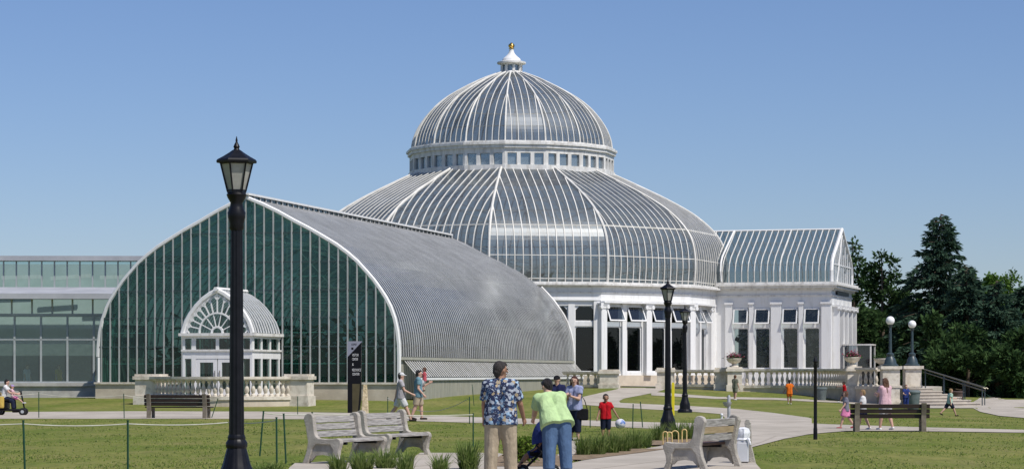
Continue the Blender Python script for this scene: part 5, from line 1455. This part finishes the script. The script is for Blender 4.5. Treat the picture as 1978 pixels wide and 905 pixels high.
    if cap is not None:
        b = MB(); b.ball(hv(0, -0.002, 0.026), 0.060*H*hs, 16, 10, (0.9, 1.04, 0.8))
        frus(b, hv(-0.02, 0.05, 0.018), 0.010*H*hs, hv(-0.014, 0.098, 0.010), 0.007*H*hs); frus(b, hv(0.02, 0.05, 0.018), 0.010*H*hs, hv(0.014, 0.098, 0.010), 0.007*H*hs); frus(b, hv(0, 0.05, 0.02), 0.012*H*hs, hv(0, 0.10, 0.010), 0.007*H*hs)
        remesh(b, 'cap', cap, t, vox*0.8)
    t['hand_l'] = 0
    del t['hand_l']
    return t, L
KH = cloth('khaki cloth', (0.46, 0.38, 0.27)); DEN = cloth('denim', (0.10, 0.17, 0.30)); DDEN = cloth('dark denim', (0.018, 0.024, 0.05)); WHT = cloth('white cloth', (0.72, 0.72, 0.72))
GRN = cloth('pale green jersey', (0.50, 0.68, 0.34)); LAV = cloth('lavender jersey', (0.34, 0.37, 0.56)); NAV = cloth('navy cloth', (0.02, 0.025, 0.08)); REDC = cloth('red cloth', (0.50, 0.012, 0.02)); ORG = cloth('orange cloth', (0.80, 0.18, 0.02))
GRY = cloth('light grey jersey', (0.42, 0.40, 0.42)); TEAL = cloth('teal cotton', (0.16, 0.29, 0.34)); CRM = cloth('cream cotton', (0.60, 0.56, 0.46)); PNK = cloth('pink cloth', (0.70, 0.24, 0.42)); LPK = cloth('pale pink cloth', (0.70, 0.46, 0.50)); BLU = cloth('blue cloth', (0.03, 0.05, 0.20)); MINT = cloth('mint cloth', (0.42, 0.60, 0.50)); OLV = cloth('grey green cloth', (0.20, 0.20, 0.15)); YEL = cloth('yellow cloth', (0.60, 0.42, 0.10)); PUR = cloth('lilac cloth', (0.36, 0.27, 0.50)); BLK = cloth('black cloth', (0.012, 0.012, 0.014)); GRD = cloth('slate cloth', (0.20, 0.20, 0.25))
# near group
mp = Vector((X(967, 36.2), 36.2, gz(X(967, 36.2), 36.2)))
person('man in blue floral shirt and khaki trousers seen from behind, nearest the camera', mp, 6, 1.80, SKIN1, HGR, floralmat(), KH, w=1.16, RA=(14, 16, 22, 8), LA=(6, 9, 24, 6), LL=(-2, 5, 0), RL=(4, 5, 3), turn=50, hs=1.06, hem=0.45, sleeve=0.80, vox=0.012, fingers=True, belly=0.02)
wp_ = Vector((X(1075, 36.6), 36.6, gz(X(1079, 36.6), 36.6)))
person('woman in pale green shirt and rolled jeans bending over the pushchair', wp_, -14, 1.64, SKIN2, HB, GRN, DEN, lean=33, side=-6, hp=16, w=1.22, LA=(30, 3, 40, 12), RA=(48, 4, 40, 10), LL=(-4, 4, 0), RL=(-4, 5, 0), plen=0.90, sleeve=0.62, turn=-20, vox=0.012, fingers=True)
lv = G(1110, 852)
person('woman in lavender top with long auburn hair and folded arms', lv, -150, 1.57, SKIN2, HRED, LAV, DDEN, LA=(24, 4, 92, 46), RA=(24, 4, 92, 46), turn=-20, hstyle='long', sleeve=0.55, plen=0.80, vox=0.015, LL=(2, 3, 0), RL=(-2, 3, 0))
person('person in navy top and dark cap half hidden behind the woman in green', on(1076, 60.5), -165, 1.58, SKIN2, HB, NAV, DDEN, cap=BLK, LA=(10, 8, 50, 20), RA=(10, 8, 50, 20), vox=0.018)
rb_ = G(1170, 850)
person('boy in a red shirt with his arms held out, facing the camera', rb_, 178, 1.10, SKIN1, HGR, REDC, DDEN, hs=1.25, RA=(6, 16, 14, 0), LA=(8, 30, 8, 0), sleeve=0.62, plen=0.52, vox=0.013)
# things they hold
m = MB(); m.box(-0.15, 0.15, -0.05, 0.05, 0, 0.27); hb = lv+Vector((0.17, -0.10, 0.50))
t = thing('handbag', 'black handbag hanging from the arm of the woman in lavender', 'bag', hb); m.build('body', BLK, t, bevel=0.03)
m = MB(); m.tube([(-0.12, 0, 0.26), (-0.08, 0, 0.46), (0.0, 0, 0.55), (0.06, 0, 0.46), (0.12, 0, 0.26)], 0.012, 6); m.build('strap', BLK, t)
m = MB(); m.ball((0, 0, 0), 0.125, 18, 12, (1, 1, 0.95)); tag(m.build('ball', mat('white and blue ball skin', (0.65, 0.66, 0.70), 0.4, (0.12, 0.20, 0.45), 7.0, lo=0.52, hi=0.56), loc=rb_+Vector((0.345, -0.05, 0.40)), smooth=True), 'white and blue ball held by the boy in red', 'ball')
# pushchair in front of the woman in green
pc = Vector((X(1042, 37.4), 37.4, gz(0.4, 37.4)))
t = thing('pushchair', 'navy and black pushchair in front of the bending woman', 'pushchair', pc, 0)
m = MB(); m.tube([(0.42, -0.2, 1.0), (0.22, -0.2, 0.55), (-0.25, -0.2, 0.1)], 0.014, 6); m.tube([(0.42, 0.2, 1.0), (0.22, 0.2, 0.55), (-0.25, 0.2, 0.1)], 0.014, 6); m.tube([(0.42, -0.2, 1.0), (0.42, 0.2, 1.0)], 0.016, 6)
m.tube([(0.22, -0.2, 0.1), (-0.05, -0.2, 0.5)], 0.014, 6); m.tube([(0.22, 0.2, 0.1), (-0.05, 0.2, 0.5)], 0.014, 6); m.tube([(0.22, -0.2, 0.1), (0.22, 0.2, 0.1)], 0.012, 6); m.tube([(-0.25, -0.2, 0.1), (-0.25, 0.2, 0.1)], 0.012, 6); m.tube([(-0.27, -0.15, 0.22), (-0.27, 0.15, 0.22)], 0.014, 6); m.build('frame', M['dark'], t)
m = MB(); m.prism([(-0.15, 0.33), (0.12, 0.27), (0.20, 0.75), (0.14, 0.76), (0.09, 0.36), (-0.15, 0.39)], 'y', -0.18, 0.18); m.build('seat', BLK, t, bevel=0.01)
m = MB(); vs = []; fs = []
for i in range(9):
    a = R(-18+i*15)
    for j in range(9):
        b_ = PI*j/8; vs.append((0.06-0.24*math.sin(a)*math.sin(b_)**0.6+0.06, -0.2*math.cos(b_), 0.56+0.34*math.cos(a)*math.sin(b_)**0.5))
for i in range(8):
    for j in range(8): fs.append((i*9+j, i*9+j+1, (i+1)*9+j+1, (i+1)*9+j))
m.add(vs, fs); hd_ = m.build('hood', BLU, t, smooth=True)
m = MB(); m.tube([(0.12-0.255*math.sin(R(0))*1, -0.2*math.cos(PI*j/8), 0.57+0.34*math.sin(PI*j/8)**0.5) for j in range(9)], 0.035, 6); m.build('hood_edge', WHT, hd_)
for x, y in ((0.22, -0.22), (0.22, 0.22), (-0.25, -0.22), (-0.25, 0.22)):
    m = MB(); m.tube([(x+0.075*math.cos(2*PI*k/16), y, 0.09+0.075*math.sin(2*PI*k/16)) for k in range(16)], 0.02, 6, closed=True); wq = m.build('wheel', M['tyre'], t, smooth=True)
    m = MB(); m.tube([(x, y-0.015, 0.09), (x, y+0.015, 0.09)], 0.05, 10); m.build('rim', M['mullion'], wq)
person('small child sitting in the navy pushchair with legs stretched forward', pc+Vector((-0.02, 0, 0.36)), -90, 0.85, SKIN1, HB, NAV, BLU, hs=1.35, lean=-18, LA=(20, 8, 30, 10), RA=(20, 8, 30, 10), LL=(70, 6, 35), RL=(62, 6, 20), plen=0.42, vox=0.012, seated=-0.40)
# the two walkers and the carried child
w1 = G(774, 813)
person('man in grey shirt, white cap and white shorts striding along the left path', w1, 86, 1.74, SKIN2, HGR, GRY, WHT, cap=WHT, LA=(-24, 6, 12, 0), RA=(24, 6, 40, 0), LL=(-24, 2, 14), RL=(26, 2, 4), plen=0.44, vox=0.017, w=1.05, belly=0.02)
w2 = G(808, 810)
person('man in teal shirt and khaki shorts carrying a child along the path', w2, 84, 1.76, SKIN2, HB, TEAL, KH, LA=(30, 6, 90, 10), RA=(-4, 8, 44, 0), LL=(14, 2, 10), RL=(-14, 2, 6), plen=0.48, vox=0.017, w=1.1, hem=0.44)
person('small child in red held against the chest of the man in teal', w2+Vector((0.21, 0.10, 1.02)), -80, 0.86, SKIN2, HBR, cloth('faded red cloth', (0.50, 0.10, 0.12)), WHT, hs=1.35, LA=(40, 10, 50, 10), RA=(40, 10, 50, 10), LL=(35, 14, 60), RL=(35, 14, 60), plen=0.6, vox=0.014, seated=-0.10)
# wheelchair group at the left edge
wc_ = G(14, 801)
t = thing('mobility_scooter', 'black mobility scooter with a yellow bag at the far left edge', 'scooter', wc_, 0)
m = MB(); m.box(-0.35, 0.70, -0.22, 0.22, 0.16, 0.24); m.box(-0.42, 0.06, -0.24, 0.24, 0.24, 0.50); m.build('body', M['dark'], t, bevel=0.03)
m = MB(); m.box(-0.34, 0.12, -0.23, 0.23, 0.54, 0.62); m.prism([(-0.36, 0.6), (-0.26, 0.6), (-0.34, 1.12), (-0.43, 1.12)], 'y', -0.22, 0.22); m.tube([(-0.1, 0, 0.5), (-0.1, 0, 0.56)], 0.06, 8); m.build('seat', BLK, t, bevel=0.02)
m = MB(); m.tube([(0.66, 0, 0.22), (0.52, 0, 0.90)], 0.03, 8); m.tube([(0.50, -0.24, 0.92), (0.54, 0, 0.90), (0.50, 0.24, 0.92)], 0.018, 6); m.build('tiller', M['dark'], t)
for x, y in ((-0.28, -0.26), (-0.28, 0.26), (0.62, -0.2), (0.62, 0.2)):
    m = MB(); m.tube([(x+0.10*math.cos(2*PI*k/16), y, 0.14+0.10*math.sin(2*PI*k/16)) for k in range(16)], 0.045, 8, closed=True); wq = m.build('wheel', M['tyre'], t, smooth=True)
    m = MB(); m.tube([(x, y-0.03, 0.14), (x, y+0.03, 0.14)], 0.065, 10); m.build('rim', M['mullion'], wq)
person('dark haired person in white sleeves and sunglasses riding the mobility scooter', wc_+Vector((-0.14, 0, 0.60)), 88, 1.60, SKIN2, HB, WHT, DDEN, lean=12, LA=(40, 8, 40, 0), RA=(40, 8, 40, 0), LL=(76, 4, 70), RL=(76, 4, 70), vox=0.018, seated=-0.78, plen=0.9)
person('child in a lilac hat sitting in front on the mobility scooter', wc_+Vector((0.22, 0, 0.66)), 88, 0.95, SKIN2, HBL, LPK, PNK, hs=1.3, cap=PUR, lean=-8, LA=(40, 8, 30, 0), RA=(40, 8, 30, 0), LL=(72, 6, 20), RL=(72, 6, 20), vox=0.015, seated=-0.45, plen=0.45, shoes=WHT)
m = MB(); m.lathe([(0.11, 0), (0.13, 0.04), (0.13, 0.40), (0.11, 0.46)], 12); m.tube([(-0.06, 0, 0.44), (0, 0, 0.58), (0.06, 0, 0.44)], 0.012, 6)
tag(m.build('shoulder_bag', YEL, loc=wc_+Vector((-0.16, -0.42, 0.28)), smooth=True), 'pale yellow bag hanging at the side of the mobility scooter', 'bag')
# children on the right
GK = 'children on the right lawn'
person('child in grey green clothes standing near the drinking fountain', G(1420, 772), 40, 1.36, SKIN2, HBR, OLV, OLV, hs=1.12, plen=0.45, vox=0.018, shoes=WHT, LL=(8, 3, 5), RL=(-8, 3, 5))
person('child in orange running along the curved balustrade', G(1525, 780), -4, 1.27, SKIN3, HB, ORG, ORG, hs=1.15, LA=(-10, 24, 30, 0), RA=(10, 40, 20, 0), LL=(6, 2, 30), RL=(4, 2, 8), plen=0.4, vox=0.018, shoes=WHT, hem=0.40)
rk = G(1632, 778)
person('boy in red kicking one leg out by the terrace wall', rk, -92, 1.22, SKIN3, HB, REDC, DDEN, hs=1.16, lean=6, LA=(80, 10, 8, 0), RA=(-30, 20, 30, 0), LL=(36, 4, 12), RL=(-14, 4, 8), plen=0.45, vox=0.018, shoes=WHT)
person('girl in grey top and pink skirt walking in front of the dark bench', G(1634, 827), -88, 1.13, SKIN2, HBR, GRD, PNK, hs=1.16, LA=(18, 8, 20, 0), RA=(-18, 8, 14, 0), LL=(20, 3, 4), RL=(-22, 3, 12), skirt=0.80, hstyle='long', vox=0.016, shoes=cloth('red shoe', (0.35, 0.05, 0.07)))
person('sandy haired child in a white shirt walking behind the dark bench', G(1667, 829), -70, 1.16, SKIN2, HBL, WHT, NAV, hs=1.16, LA=(14, 8, 20, 0), RA=(-14, 8, 14, 0), LL=(14, 3, 4), RL=(-14, 3, 10), plen=0.42, vox=0.016, shoes=WHT)
person('woman with very long brown hair in pale pink and white clothes', G(1710, 830), -30, 1.52, SKIN2, HBR, LPK, WHT, LA=(30, 6, 70, 30), RA=(30, 6, 70, 30), LL=(10, 3, 2), RL=(-12, 3, 10), hstyle='verylong', plen=0.44, vox=0.016, shoes=WHT)
person('child in dark blue standing at the litter bin by the steps', G(1750, 791), 170, 1.12, SKIN2, HBR, BLU, BLU, hs=1.18, LA=(20, 10, 60, 20), RA=(20, 10, 60, 20), vox=0.018)
person('child in mint shirt running with a long stride on the far right lawn', G(1834, 803), 70, 1.10, SKIN2, HBL, MINT, DDEN, hs=1.16, lean=8, LA=(40, 8, 50, 0), RA=(-30, 8, 40, 0), LL=(-34, 3, 14), RL=(32, 3, 10), plen=0.46, vox=0.016)
# visitors inside the left building
for px, sh, lab in ((52, WHT, 'person in white standing inside the left glass building'), (113, YEL, 'person in yellow standing inside the left glass building')):
    person(lab, Vector((X(px, 129.3), 129.3, 0.42)), 120, 1.70, SKIN2, HBR, sh, DDEN, vox=0.022, plen=0.95)
